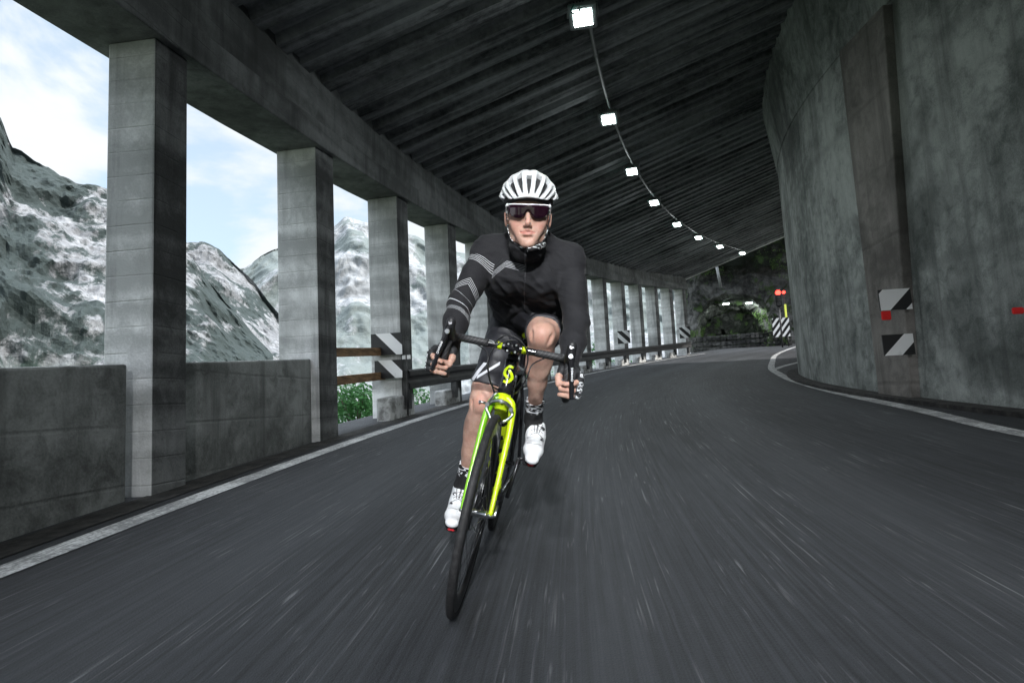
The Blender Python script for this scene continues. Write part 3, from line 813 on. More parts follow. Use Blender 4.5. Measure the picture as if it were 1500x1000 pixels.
# ------------------------------------------------------------------ implicit surfaces for the figure
class SDF:
    def __init__(s, lo, hi, h):
        s.h = h; s.lo = np.array(lo, np.float32); n = np.ceil((np.array(hi)-np.array(lo))/h).astype(int)+1
        s.ax = [(s.lo[i]+h*np.arange(n[i])).astype(np.float32) for i in range(3)]
        s.f = np.full(tuple(n), .2, np.float32)
    def blk(s, lo, hi):
        sl = []
        for i in range(3):
            a = int(max(0, math.floor((lo[i]-s.lo[i])/s.h))); b = int(min(len(s.ax[i]), math.ceil((hi[i]-s.lo[i])/s.h)+1))
            if b <= a: return None
            sl.append(slice(a, b))
        g = np.meshgrid(*[s.ax[i][sl[i]] for i in range(3)], indexing='ij')
        return tuple(sl), g
    def comb(s, sl, d, k, op):
        f = s.f[sl]
        if op == 'u': h = np.maximum(k-np.abs(f-d), 0)/k; s.f[sl] = np.minimum(f, d)-h*h*k*.25
        elif op == 's': d = -d; h = np.maximum(k-np.abs(f-d), 0)/k; s.f[sl] = np.maximum(f, d)+h*h*k*.25
    def cap(s, a, b, ra, rb=None, k=.02, op='u', sq=None):
        """rounded cone; sq = (axis, factor) flattens it along a direction"""
        rb = ra if rb is None else rb; a = np.array(a, np.float32); b = np.array(b, np.float32); R = max(ra, rb)*(1.6 if sq else 1)+k+3*s.h
        q = s.blk(np.minimum(a, b)-R, np.maximum(a, b)+R)
        if q is None: return s
        sl, (X, Y, Z) = q; d = b-a; L = float(d@d)+1e-12
        px, py, pz = X-a[0], Y-a[1], Z-a[2]
        t = np.clip((px*d[0]+py*d[1]+pz*d[2])/L, 0, 1)
        qx, qy, qz = px-d[0]*t, py-d[1]*t, pz-d[2]*t
        if sq:
            n = np.array(sq[0], float); n /= np.linalg.norm(n); e = qx*n[0]+qy*n[1]+qz*n[2]; g = e*(sq[1]-1)
            qx, qy, qz = qx+g*n[0], qy+g*n[1], qz+g*n[2]
        s.comb(sl, (np.sqrt(qx*qx+qy*qy+qz*qz)-(ra+(rb-ra)*t)).astype(np.float32), k, op); return s
    def chain(s, pts, rs, k=.02, **kw):
        for i in range(len(pts)-1): s.cap(pts[i], pts[i+1], rs[i], rs[i+1], k, **kw)
        return s
    def ell(s, c, r, rot=None, k=.02, op='u'):
        R = max(r)+k+3*s.h; c = np.array(c, np.float32); q = s.blk(c-R, c+R)
        if q is None: return s
        sl, (X, Y, Z) = q; p = np.stack([X-c[0], Y-c[1], Z-c[2]], -1)
        if rot is not None: p = p @ np.array(rot, np.float32)     # columns are the ellipsoid's axes
        r = np.array(r, np.float32); k0 = np.linalg.norm(p/r, axis=-1); k1 = np.linalg.norm(p/(r*r), axis=-1)
        s.comb(sl, (k0*(k0-1)/np.maximum(k1, 1e-6)).astype(np.float32), k, op); return s
    def cut(s, fn, k=.004):
        """keep only where fn < 0"""
        g = np.meshgrid(*s.ax, indexing='ij'); d = -fn(*g); s.comb((slice(None),)*3, d.astype(np.float32), k, 's'); return s
    def surf(s):
        f = s.f; sg = f < 0; nx, ny, nz = f.shape
        c = sg[:-1,:-1,:-1]; allv = c.copy(); anyv = c.copy()
        for a in (0,1):
            for b in (0,1):
                for e in (0,1):
                    q = sg[a:nx-1+a, b:ny-1+b, e:nz-1+e]; allv &= q; anyv |= q
        act = anyv & ~allv; I = np.argwhere(act); idx = np.full(act.shape, -1, np.int64); idx[act] = np.arange(len(I))
        acc = np.zeros((len(I), 3)); cnt = np.zeros(len(I))
        cor = [(a,b,e) for a in (0,1) for b in (0,1) for e in (0,1)]
        for i, p in enumerate(cor):
            for j in range(i+1, 8):
                q = cor[j]
                if sum(abs(p[m]-q[m]) for m in range(3)) != 1: continue
                fa = f[I[:,0]+p[0], I[:,1]+p[1], I[:,2]+p[2]]; fb = f[I[:,0]+q[0], I[:,1]+q[1], I[:,2]+q[2]]
                m = (fa < 0) != (fb < 0); t = np.where(m, fa/np.where(m, fa-fb, 1), 0)
                acc += m[:,None]*(np.array(p)+(np.array(q)-np.array(p))*t[:,None]); cnt += m
        V = (I+acc/cnt[:,None])*s.h+s.lo
        Q = []
        for ax in range(3):
            a1, a2 = [(1,2),(2,0),(0,1)][ax]
            lo = [slice(None)]*3; hi = [slice(None)]*3; lo[ax] = slice(0,-1); hi[ax] = slice(1,None)
            A, B = sg[tuple(lo)], sg[tuple(hi)]; ch = np.argwhere(A != B)
            ch = ch[(ch[:,a1] > 0) & (ch[:,a2] > 0) & (ch[:,a1] < f.shape[a1]-1) & (ch[:,a2] < f.shape[a2]-1)]
            def g(d1, d2):
                q = ch.copy(); q[:,a1] -= d1; q[:,a2] -= d2; return idx[q[:,0], q[:,1], q[:,2]]
            quad = np.stack([g(1,1), g(0,1), g(0,0), g(1,0)], 1)
            fl = A[ch[:,0], ch[:,1], ch[:,2]]; quad[~fl] = quad[~fl][:, ::-1]; Q.append(quad)
        return V, np.concatenate(Q)
    def build(s, name, mat, parent, attrs=None, disp=None, fmat=None, relax=0):
        V, Q = s.surf()
        me = bpy.data.meshes.new(name); me.vertices.add(len(V)); me.vertices.foreach_set('co', V.astype(np.float32).ravel())
        me.loops.add(len(Q)*4); me.loops.foreach_set('vertex_index', Q.astype(np.int32).ravel())
        me.polygons.add(len(Q)); me.polygons.foreach_set('loop_start', np.arange(0, len(Q)*4, 4, dtype=np.int32))
        me.update(calc_edges=True); me.validate()
        if relax:
            bm = bmesh.new(); bm.from_mesh(me)
            for _ in range(relax): bmesh.ops.smooth_vert(bm, verts=bm.verts[:], factor=.5, use_axis_x=True, use_axis_y=True, use_axis_z=True)
            bm.to_mesh(me); bm.free()
        if disp:
            n = np.empty(len(me.vertices)*3, np.float32); me.vertices.foreach_get('normal', n); n = n.reshape(-1, 3)
            co = np.empty_like(n).ravel(); me.vertices.foreach_get('co', co); co = co.reshape(-1, 3)
            d = np.array([disp(Vector(c), m_) for c, m_ in zip(co.tolist(), n)], np.float32); co = co+n*d[:, None]
            me.vertices.foreach_set('co', co.ravel()); me.update()
        co = np.empty(len(me.vertices)*3, np.float32); me.vertices.foreach_get('co', co); co = co.reshape(-1, 3)
        for k, fn in (attrs or {}).items():
            me.attributes.new(k, 'FLOAT', 'POINT').data.foreach_set('value', fn(co).astype(np.float32))
        o = link(name, me, mat, parent, smooth=True)
        if fmat:
            c = np.empty(len(me.polygons)*3, np.float32); me.polygons.foreach_get('center', c)
            me.polygons.foreach_set('material_index', fmat(c.reshape(-1, 3)).astype(np.int32))
        return o

def bvh_of(o):
    from mathutils.bvhtree import BVHTree
    me = o.data; return BVHTree.FromPolygons([v.co.copy() for v in me.vertices], [tuple(p.vertices) for p in me.polygons])
# ------------------------------------------------------------------ bicycle frame of reference: x rider's right, y forward, z along the leaning bicycle
BO = Vector((-.1405, 3.135, .231)); BX = Vector((-.965, .070, .251)).normalized(); BF = Vector((-.091, -.993, -.074)); BF = (BF-BX*BF.dot(BX)).normalized(); BU = BX.cross(BF)
BM = Matrix((BX, BF, BU)).transposed().to_4x4(); BM.translation = BO
NB = np.array(BM.to_3x3())                    # columns bike axes
def tob(v): return np.array(v) @ NB           # world direction -> bike direction
# head frame: looks at the camera, upright in the picture
hc_ = np.array([.031, .745, 1.274])           # under the jaw, below the ears
hup = tob(np.array(U_)*1.0+np.array(R_)*.03); hup /= np.linalg.norm(hup)
wh = np.array(BM @ Vector(hc_)); tc_ = np.array(CAM)-wh; hf = tob(tc_); hf += hup*-.05; hf -= hup*(hf@hup); hf /= np.linalg.norm(hf); hx = np.cross(hf, hup)
HR = np.stack([hx, hf, hup], 1)               # columns: head axes in bike coordinates
def H(x, y, z): return hc_+HR @ np.array([x, y, z])
HC = np.array([0., 0, .0])

SR, SL = (.196,.60,1.258), (-.124,.58,1.292)
ER, EL = (.246,.70,1.03), (-.204,.655,1.045)
WR, WL = (.222,.862,.865), (-.208,.855,.875)
NK = (.038,.625,1.335)
HPR, HPL = (.085,.22,1.03), (-.08,.22,1.03)
KR, KL = (.120,.44,.645), (-.080,.595,.972)
AR, AL = (.150,.275,.245), (-.102,.30,.605)

M_SKIN = Mat('skin', rough=.5, spec=.35)
def _skin():
    m = M_SKIN; g = m.pos(); n = m.noise(g, 25, 5, .65); n2 = m.noise(g, 9, 3); lip = m.attr('lip'); fl = m.attr('flush'); hr = m.attr('hair')
    pore = m.noise(g, 420, 3, .6)
    c = m.mix((n*.6+pore*.4).ss(.3,.7), (.36,.205,.155), (.57,.375,.30))
    c = m.mix(n2.ss(.5,.75)*.3+fl*.45, c, (.52,.22,.17)); c = m.mix(lip, c, (.42,.12,.105)); c = m.mix(hr, c, (.10,.06,.04))
    m.color(c); m.b.inputs['Subsurface Weight'].default_value = .12; m.b.inputs['Subsurface Scale'].default_value = .01
    m.b.inputs['Subsurface Radius'].default_value = (1,.35,.2); m.rough(n*.25+.36); m.bump(m.noise(g, 260, 3, .6)*.5+m.noise(g, 40, 4, .6)*1.0, .35, .0022)
_skin()

person = empty('person', mat=BM, label='cyclist in black jersey, white helmet and dark glasses riding head up towards the camera', cat='person')
bike = empty('road_bicycle', mat=BM, label='lime and black road racing bicycle leaning under the rider', cat='bicycle')

HANDS = {}
def hand_pts(sgn, x0, y0, z0):
    """fist round the drop of the bar: returns palm and finger chains"""
    s = sgn; fin = []
    for i, (dz, L) in enumerate(((.030, 1.0), (.010, 1.07), (-.010, 1.0), (-.029, .84))):
        zz = z0+dz; ky = y0-.012-.004*i
        K = (x0+s*.037, ky, zz+.006); A = (x0+s*(.040), y0+.028*L, zz-.002); B = (x0+s*.012, y0+.046*L, zz-.008); T = (x0-s*.019, y0+.030*L, zz-.010)
        if i == 0: A = (x0+s*.040, y0+.034, zz-.010); B = (x0+s*.020, y0+.056, zz-.022); T = (x0-s*.006, y0+.054, zz-.030)
        fin.append([K, A, B, T])
    th = [(x0-s*.004, y0-.040, z0+.048), (x0-s*.026, y0-.006, z0+.040), (x0-s*.033, y0+.018, z0+.016), (x0-s*.030, y0+.027, z0-.006)]
    return fin, th
FR = [.0098, .0092, .0085, .0075]
def add_hand(S, sgn, W, x0, y0, z0, off=0, fingers=True, k=.006):
    fin, th = hand_pts(sgn, x0, y0, z0); s = sgn
    # palm block behind the bar
    S.cap(W, (x0+s*.016, y0-.045, z0+.02), .026+off, .026+off, .02)
    S.cap((x0+s*.026, y0-.030, z0+.030), (x0+s*.026, y0-.030, z0-.026), .017+off, .015+off, .015)
    S.cap((x0+s*.006, y0-.046, z0+.034), (x0+s*.010, y0-.044, z0-.018), .017+off, .015+off, .015)
    S.cap((x0+s*.006, y0-.046, z0+.034), th[0], .018+off, .016+off, .012)
    if fingers:
        for c in fin: S.chain(c, [r+off for r in FR], k)
        S.chain(th, [.0145+off, .0125+off, .011+off, .009+off], .008)
HR_ = (.216, .965, .812); HL_ = (-.214, .965, .822)

def build_body():
    S = SDF((-.30,.10,.08), (.31,1.05,1.57), .0031)
    # torso and arms run on under the clothes
    S.cap((.10,.54,1.20), (.06,.26,1.06), .075, .070, .05); S.cap((-.04,.53,1.21), (-.06,.26,1.06), .075, .070, .05)
    S.chain([SR, ER, WR], [.045,.036,.024], .02); S.chain([SL, EL, WL], [.045,.036,.024], .02)
    S.cap(SR, NK, .036, .042, .03); S.cap(SL, NK, .036, .042, .03)
    S.cap(NK, H(0,-.01,.07), .058, .056, .03)
    # legs
    for hp, kn, an, sg in ((HPR, KR, AR, 1), (HPL, KL, AL, -1)):
        hp, kn, an = map(np.array, (hp, kn, an)); kf = np.array([0, .012, .0]); th = (kn-hp)/np.linalg.norm(kn-hp); sh = (an-kn)/np.linalg.norm(an-kn)
        fw_ = np.cross(th, [1,0,0]); fw_ *= np.sign(fw_[2]+fw_[1]) if abs(fw_[2]+fw_[1]) > 0 else 1     # front of the thigh
        S.cap(hp, kn-th*.06, .080, .060, .03); S.cap(kn-th*.07, kn, .058, .049, .03)
        S.ell(kn+kf*.9-sh*.004, (.033,.036,.038), k=.02)                       # knee cap
        S.ell(kn-th*.065+np.array([sg*-.028,.02,.01]), (.027,.035,.045), k=.03)  # inner quad head
        S.ell(kn-th*.085+np.array([sg*.030,.015,.01]), (.026,.034,.05), k=.03)
        back = np.array([0,-1.,0]); back -= sh*(back@sh); back /= np.linalg.norm(back)
        S.cap(kn, kn+sh*.10, .047, .043, .03); S.cap(kn+sh*.08, kn+sh*.25, .043, .036, .03); S.cap(kn+sh*.24, an, .036, .0275, .03)
        m1 = kn+sh*.135+back*.022
        for q in (-1, 1): S.ell(kn+np.array([q*.036,.034,-.012]), (.0035,.006,.015), k=.018, op='s')
        S.ell(m1+np.array([sg*.022,0,0]), (.034,.042,.082), k=.03); S.ell(m1+np.array([-sg*.024,0,.0])-sh*-.01, (.033,.042,.078), k=.03)
        S.cap(kn+sh*.06-back*.030, kn+sh*.30-back*.016, .014, .010, .03)         # shin edge
        S.ell(an+np.array([sg*.020,0,0]), (.020,.024,.024), k=.015); S.ell(an-np.array([sg*.020,0,0]), (.020,.024,.026), k=.015)
    S.chain([AR, (.150,.30,.175), (.143,.40,.150), (.140,.44,.145)], [.024,.022,.018,.014], .01)
    S.chain([AL, (-.112,.32,.545), (-.129,.38,.508), (-.132,.41,.492)], [.024,.022,.016,.010], .01)
    add_hand(S, 1, WR, *HR_); add_hand(S, -1, WL, *HL_)
    # head
    R = HR
    S.ell(H(0,-.010,.165), (.073,.094,.083), R, .02); S.ell(H(0,.028,.118), (.069,.062,.075), R, .02)
    S.ell(H(0,.020,.078), (.054,.058,.060), R, .03)
    for sg in (-1, 1):
        S.cap(H(sg*.056,.000,.075), H(sg*.043,.020,.038), .014, .013, .02)
        S.cap(H(sg*.043,.020,.038), H(sg*.013,.068,.011), .013, .011, .02)
        S.ell(H(sg*.043,.056,.088), (.023,.020,.018), R, .022)
        S.cap(H(sg*.012,.086,.128), H(sg*.045,.070,.130), .009, .008, .012)
        S.ell(H(sg*.082,-.012,.112), (.0065,.017,.029), R, .008); S.cap(H(sg*.076,-.008,.10), H(sg*.085,-.014,.134), .006, .005, .008)
        S.cap(H(sg*.040,.058,.062), H(sg*.024,.068,.030), .013, .012, .022)
    S.ell(H(0,.074,.011), (.020,.014,.015), R, .016); S.ell(H(0,.068,.046), (.034,.022,.024), R, .02)
    for sg in (-1, 1): S.ell(H(sg*.031,.094,.115), (.016,.012,.010), R, .012, 's'); S.ell(H(sg*.031,.078,.114), (.0125,.0125,.0125), R, .004)
    S.chain([H(0,.080,.125), H(0,.094,.100), H(0,.109,.078), H(0,.104,.070)], [.0075,.0075,.0085,.0068], .009)
    for sg in (-1, 1):
        S.ell(H(sg*.0112,.096,.071), (.0062,.0095,.0068), R, .005); S.ell(H(sg*.007,.103,.0635), (.0035,.005,.003), R, .003, 's')
    S.ell(H(0,.091,.058), (.006,.006,.012), R, .01)
    S.cap(H(-.025,.078,.0490), H(-.004,.0905,.0530), .0032, .0048, .006); S.cap(H(.025,.078,.0490), H(.004,.0905,.0530), .0032, .0048, .006)
    S.chain([H(-.018,.082,.0455), H(-.008,.0875,.0415), H(.008,.0875,.0415), H(.018,.082,.0455)], [.0035,.0052,.0052,.0035], .006)
    S.chain([H(-.027,.083,.0475), H(-.009,.0955,.0478), H(.009,.0955,.0478), H(.027,.083,.0475)], [.002,.0034,.0034,.002], .003, op='s')
    S.cap(H(-.014,.086,.030), H(.014,.086,.030), .004, .004, .008, op='s')
    def loc(c): return (c-hc_) @ HR
    def lip(c):
        l = loc(c); return ((np.abs(l[:,0]) < .027) & (l[:,2] > .0385+l[:,0]**2*11) & (l[:,2] < .0550-l[:,0]**2*9) & (l[:,1] > .070)).astype(float)*.55
    def flush(c):
        l = loc(c); f = np.exp(-((np.abs(l[:,0])-.045)**2/.0005+(l[:,2]-.078)**2/.0006))*(l[:,1] > .03)+np.exp(-(l[:,0]**2/.0002+(l[:,2]-.075)**2/.0002))*(l[:,1] > .09)*.8
        f += ((np.abs(l[:,0]) > .068) & (l[:,2] > .08))*.6*(c[:,2] > 1.1)
        for k_ in (KR, KL): f += np.exp(-np.sum((c-np.array(k_)-np.array([0,.04,0]))**2, 1)/.0022)*.8
        for f_ in (HR_, HL_): f += np.exp(-np.sum((c-np.array(f_))**2, 1)/.004)*.25
        return np.clip(f, 0, 1)
    def hair(c):
        l = loc(c); return ((l[:,2] > .150-.0*l[:,1]) & (l[:,1] < .035)).astype(float)*.9
    return S.build('body', M_SKIN, person, dict(lip=lip, flush=flush, hair=hair))
build_body()

# ---- jersey
M_JERSEY = Mat('black jersey fabric', (.02,.02,.022), .82, 0, .25)
def _jersey():
    m = M_JERSEY; P_ = m.pos(); X, Y, Z = m.xyz(P_); arm = m.attr('arm'); tc = m.attr('ta'); ub = m.attr('tb')
    weave = m.noise(P_, 900, 2, .7); fold = m.noise(m.pos((1.0,1.0,3.0)), 11, 4, .55, 1.2)
    def band(q, a, b, n):
        inside = q.gt(a)*q.lt(b); return inside*((q-a)*(n/(b-a))).fract().lt(.33)
    # sleeve: ta runs down the arm, tb across it
    q = tc-ub*.18
    bent = tc-(ub-.006).abs()*.7
    s = band(q, .062, .098, 5)
    s = s.max(band(bent, .168, .198, 4))
    q2 = tc-ub*.55
    s = s.max(band(q2, .243, .248, 1.0)); s = s.max(q2.gt(.292)*q2.lt(.2965))
    q3 = tc-ub*.50
    s = s.max(band(q3, .325, .347, 5)*1.0); s = s*arm
    # chest band, right half only
    ch = Z+(X-.075)*.2+(X-.105).max(0.0)*.9+(X*-1+.105).max(0.0)*.25
    cb = band(ch, 1.206, 1.234, 5)*X.gt(.030)*X.lt(.152)*m.attr('chest')
    s = s.max(cb)
    zipx = X-(.012+(Z-1.04)*.09); zipm = zipx.abs().lt(.0028)*m.attr('chest')
    n = m.noise(P_, 30, 3)
    c = m.mix(weave.ss(.3,.75), (.008,.008,.010), (.027,.027,.030))
    c = m.mix(s, c, (.42,.43,.45)); c = m.mix(zipm, c, (.05,.05,.055)); m.color(c)
    seam = (zipx.abs()-.006).abs().ss(0, .0025)
    m.bump(fold*1.0+weave*.05, .35, .010)
    m.b.inputs['Sheen Weight'].default_value = .04; m.b.inputs['Sheen Roughness'].default_value = .4
_jersey()
def seg_t(c, a, b):
    a = np.array(a); b = np.array(b); d = b-a; L = np.linalg.norm(d); d /= L; t = (c-a)@d; r = c-a-np.outer(t, d); return t, r, L
def arm_ta(c):
    t1, r1, L1 = seg_t(c, SR, ER); t2, r2, L2 = seg_t(c, ER, WR); w_ = np.clip((t1-L1+.03)/.06, 0, 1)
    return t1*(1-w_)+(L1+t2)*w_
def arm_tb(c):
    t1, r1, L1 = seg_t(c, SR, ER); t2, r2, L2 = seg_t(c, ER, WR); w_ = np.clip((t1-L1+.03)/.06, 0, 1)
    return -(r1[:,0]*(1-w_)+r2[:,0]*w_)
def is_arm(c):
    t1, r1, L1 = seg_t(c, SR, ER); t2, r2, L2 = seg_t(c, ER, WR)
    d = np.where(t1 < L1, np.linalg.norm(r1, axis=1), np.linalg.norm(r2, axis=1)); return ((arm_ta(c) > .06) & (d < .085) & (c[:,0] > .150)).astype(float)
def is_chest(c): return ((c[:,1] > .38) & (c[:,0] < .155) & (c[:,0] > -.11)).astype(float)
def wrinkle(amp):
    def f(c, n):
        # pulled folds: bands running from the armpits across, and horizontal bunching at the belly
        a = mnoise.noise(Vector((c.x*9+c.z*6, c.y*9, c.z*26-c.x*14)))
        b = mnoise.noise(Vector((c.x*22, c.y*18, c.z*40+c.x*10)))
        low = max(0, 1-abs(c.z-1.08)/.12)*(1 if c.x < .16 and c.x > -.13 else .25)
        elb = math.exp(-min((c-Vector(ER)).length, (c-Vector(EL)).length)**2/.006)
        r = 1-abs(a)*2.2; onarm = .5 if (c.x > .16 or c.x < -.11) and c.z < 1.2 else 1
        return amp*onarm*(max(0, r)*(.40+.9*low+.3*elb)+b*(.25+.4*low+.2*elb))-.001
    return f
def build_jersey():
    S = SDF((-.33,.10,.80), (.34,.96,1.44), .0038)
    S.cap((.115,.560,1.205), (.080,.24,1.075), .112, .105, .06); S.cap((-.045,.550,1.215), (-.075,.24,1.085), .112, .105, .06)
    S.cap((.035,.42,1.14), (.01,.26,1.07), .118, .110, .05)
    S.ell((.095,.628,1.185), (.070,.055,.062), k=.05); S.ell((-.020,.615,1.195), (.070,.055,.062), k=.05)
    for A_, E_, W_, sg in ((SR, ER, WR, 1), (SL, EL, WL, -1)):
        A_, E_, W_ = map(np.array, (A_, E_, W_))
        S.ell(A_+np.array([sg*.002,.006,-.010]), (.060,.060,.064), k=.04)
        S.cap(A_, E_, .058, .047, .03); S.ell(A_*.45+E_*.55+np.array([0,.012,0]), (.046,.05,.075), k=.03); S.cap(E_, E_*.55+W_*.45, .046, .044, .025); S.cap(E_*.55+W_*.45, W_, .044, .034, .03)
    S.cap(np.array(SR)+np.array([-.01,-.005,-.004]), np.array(NK)+np.array([0,0,-.012]), .054, .064, .04); S.cap(np.array(SL)+np.array([.01,-.005,-.004]), np.array(NK)+np.array([0,0,-.012]), .054, .064, .04)
    S.cap(NK, H(0,-.014,.018), .069, .066, .04)                        # collar
    n_ = hup; c0 = H(0,0,.034)
    S.cut(lambda X, Y, Z: ((X-c0[0])*n_[0]+(Y-c0[1])*n_[1]+(Z-c0[2])*n_[2])+.65*((X-c0[0])*hf[0]+(Y-c0[1])*hf[1]+(Z-c0[2])*hf[2]-.02), .004)
    # hem: cut along the lower back / belly
    S.cut(lambda X, Y, Z: np.minimum(.995-Z+np.minimum(0, Y-.35)*-.1, .62-Y), .004)
    for A_, W_ in ((ER, WR), (EL, WL)):
        a = np.array(A_); w = np.array(W_); d = (w-a)/np.linalg.norm(w-a)
        S.cut(lambda X, Y, Z: ((X-w[0])*d[0]+(Y-w[1])*d[1]+(Z-w[2])*d[2]-.004) - 10.*(np.sign(X) != np.sign(w[0])), .004)
    return S.build('jersey', M_JERSEY, person, dict(arm=is_arm, ta=arm_ta, tb=arm_tb, chest=is_chest), disp=wrinkle(.0095), relax=1)
jersey = build_jersey()
M_CARBON = Mat('black thread', (.006,.006,.007), .7)
M_METAL = Mat('polished metal', (.6,.6,.62), .25, 1)
M_DMETAL = Mat('dark anodised metal', (.09,.09,.095), .35, .9)
# collar print and zip pull
M_PRINT = Mat('black and white printed fabric', rough=.7)
def _print():
    m = M_PRINT; P_ = m.pos((1,1,1.0)); n = m.noise(m.pos((1.2,1.2,3.2)), 42, 1, .4, .6)
    m.color(m.mix(n.gt(.535), (.015,.015,.017), (.75,.76,.78)))
_print()
def hp(pts): return [H(*p) for p in pts]
MB().tube(bez(hp([(-.062,.000,.020),(-.050,.040,.006),(-.022,.064,-.006),(.0,.070,-.010)]), 5), .010, 8).build('collar_trim', M_PRINT, jersey)
MB().tube([(.0345,.738,1.262), (.0315,.732,1.247), (.029,.724,1.228)], [.0035,.003,.004], 8, flat=.5).build('zip_pull', M_METAL, jersey)

jb = bvh_of(jersey)
def onj(x, z, off=.0008):
    h, n, i, d = jb.ray_cast(Vector((x, 1.3, z)), Vector((0,-1,0))); return (h if h is not None else Vector((x, .6, z)))+Vector((0, off, 0))
zp = [onj(.013+(z-1.04)*.09, z, .001) for z in np.linspace(1.235, 1.005, 24)]
MB().tube(zp, .0026, 6, flat=.5).build('zip', M_DMETAL, jersey)
for pts in ([(.100,1.285),(.112,1.255),(.125,1.225),(.140,1.200),(.152,1.178)], [(-.030,1.300),(-.045,1.270),(-.060,1.240),(-.078,1.215),(-.092,1.195)]):
    MB().tube(bez([onj(a, b, .0004) for a, b in pts], 4), .0012, 5).build('seam', M_CARBON, jersey)
# ---- shorts
M_SHORTS = Mat('black lycra', (.02,.02,.023), .5, 0, .4)
def _sh():
    m = M_SHORTS; P_ = m.pos(); X, Y, Z = m.xyz(P_); n = m.noise(P_, 14, 4, .6); wv = m.noise(P_, 700, 2)
    c = m.mix(n.ss(.3,.7), (.011,.011,.014), (.03,.03,.036))
    # the white angular mark above the right hem: two slanted bars meeting at the lower outer corner
    mk = m.attr('rleg'); u = (X-.178)*-1
    b1 = (Z-(.734+u*2.2)).abs().lt(.018)*Z.lt(.812)
    b2 = (Z-(.730+u*.95)).abs().lt(.0075)*u.gt(.018)
    s = b1.max(b2)*mk*X.gt(.08)
    m.color(m.mix(s, c, (.55,.56,.60))); m.bump(n*.8+wv*.04, .3, .01)
_sh()
def build_shorts():
    S = SDF((-.22,.02,.66), (.25,.60,1.16), .004)
    S.cap((.075,.20,1.06), (-.075,.20,1.06), .115, .115, .05); S.cap((.0,.22,1.06), (.01,.40,1.10), .10, .11, .05)
    for hp_, kn, sg in ((HPR, KR, 1), (HPL, KL, -1)):
        hp_, kn = map(np.array, (hp_, kn)); th = (kn-hp_)/np.linalg.norm(kn-hp_)
        S.cap(hp_, kn-th*.08, .097, .069, .03); S.cap(kn-th*.09, kn-th*.02, .067, .059, .03)
        S.ell(kn-th*.065+np.array([sg*-.028,.02,.01]), (.034,.042,.052), k=.03); S.ell(kn-th*.085+np.array([sg*.030,.015,.01]), (.033,.041,.057), k=.03)
        q = kn-th*(.045 if sg > 0 else .055); m_ = th if sg < 0 else np.array([.0,.10,-1.])/1.005
        q = q if sg < 0 else np.array([0,.44,.727])
        S.cut(lambda X, Y, Z: ((X-q[0])*m_[0]+(Y-q[1])*m_[1]+(Z-q[2])*m_[2]) - 10.*((X > .02) != (sg > 0)), .003)
    return S.build('shorts', M_SHORTS, person, dict(rleg=lambda c: ((c[:,0] > .05) & (c[:,2] < .86)).astype(float)),
        disp=lambda c, n: .003*(1-abs(mnoise.noise(Vector((c.x*20, c.y*16, c.z*22))))*2.2))
build_shorts()

# ---- socks and shoes
M_SOCK = Mat('sock knit', rough=.85)
def _sock():
    m = M_SOCK; P_ = m.pos((1.0,1.0,2.6)); n = m.noise(P_, 26, 1, .4, 1.4); t = m.attr('cuff')
    m.color(m.mix(n.gt(.51)*t, (.012,.012,.013), (.74,.75,.78))); m.bump(m.noise(m.pos(), 500, 2), .2, .002)
_sock()
def sock(kn, an, sg, foot):
    kn, an = np.array(kn), np.array(an); sh = (an-kn)/np.linalg.norm(an-kn); L = np.linalg.norm(an-kn)
    lo = np.minimum(an, np.array(foot))-.07; hi = np.maximum(an-sh*.14, an)+.07
    S = SDF(lo, hi, .003); S.cap(an-sh*.14, an-sh*.04, .043, .0345, .02); S.cap(an-sh*.05, an, .034, .033, .02); S.cap(an, foot, .034, .036, .02)
    S.ell(an+np.array([.019,0,0]), (.022,.026,.026), k=.015); S.ell(an-np.array([.019,0,0]), (.022,.026,.028), k=.015)
    q = an-sh*.115; S.cut(lambda X, Y, Z: -((X-q[0])*sh[0]+(Y-q[1])*sh[1]+(Z-q[2])*sh[2]), .002)
    p = an-sh*.065
    return S.build('sock', M_SOCK, person, dict(cuff=lambda c: (((c-p)@sh) < 0).astype(float)))
sock(KR, AR, 1, (.150,.30,.175)); sock(KL, AL, -1, (-.112,.32,.545))
M_SHOE = Mat('white shoe leather', (.78,.79,.81), .32, 0, .5)
def _shoe():
    m = M_SHOE; P_ = m.pos(); n = m.noise(P_, 35, 4, .6); v = m.voro(P_, 240)
    c = m.mix(n.ss(.55,.8)*.35, (.80,.81,.83), (.45,.46,.48)); c = m.mix(v.lt(.16)*m.attr('perf')*.8, c, (.12,.12,.13)); m.color(c); m.bump(n, .15, .004)
_shoe()
M_STRAP = Mat('white strap', (.66,.67,.69), .45)
M_REDP = Mat('red sole tip', (.55,.03,.04), .4)
M_CARB = Mat('black sole', (.02,.02,.022), .3)
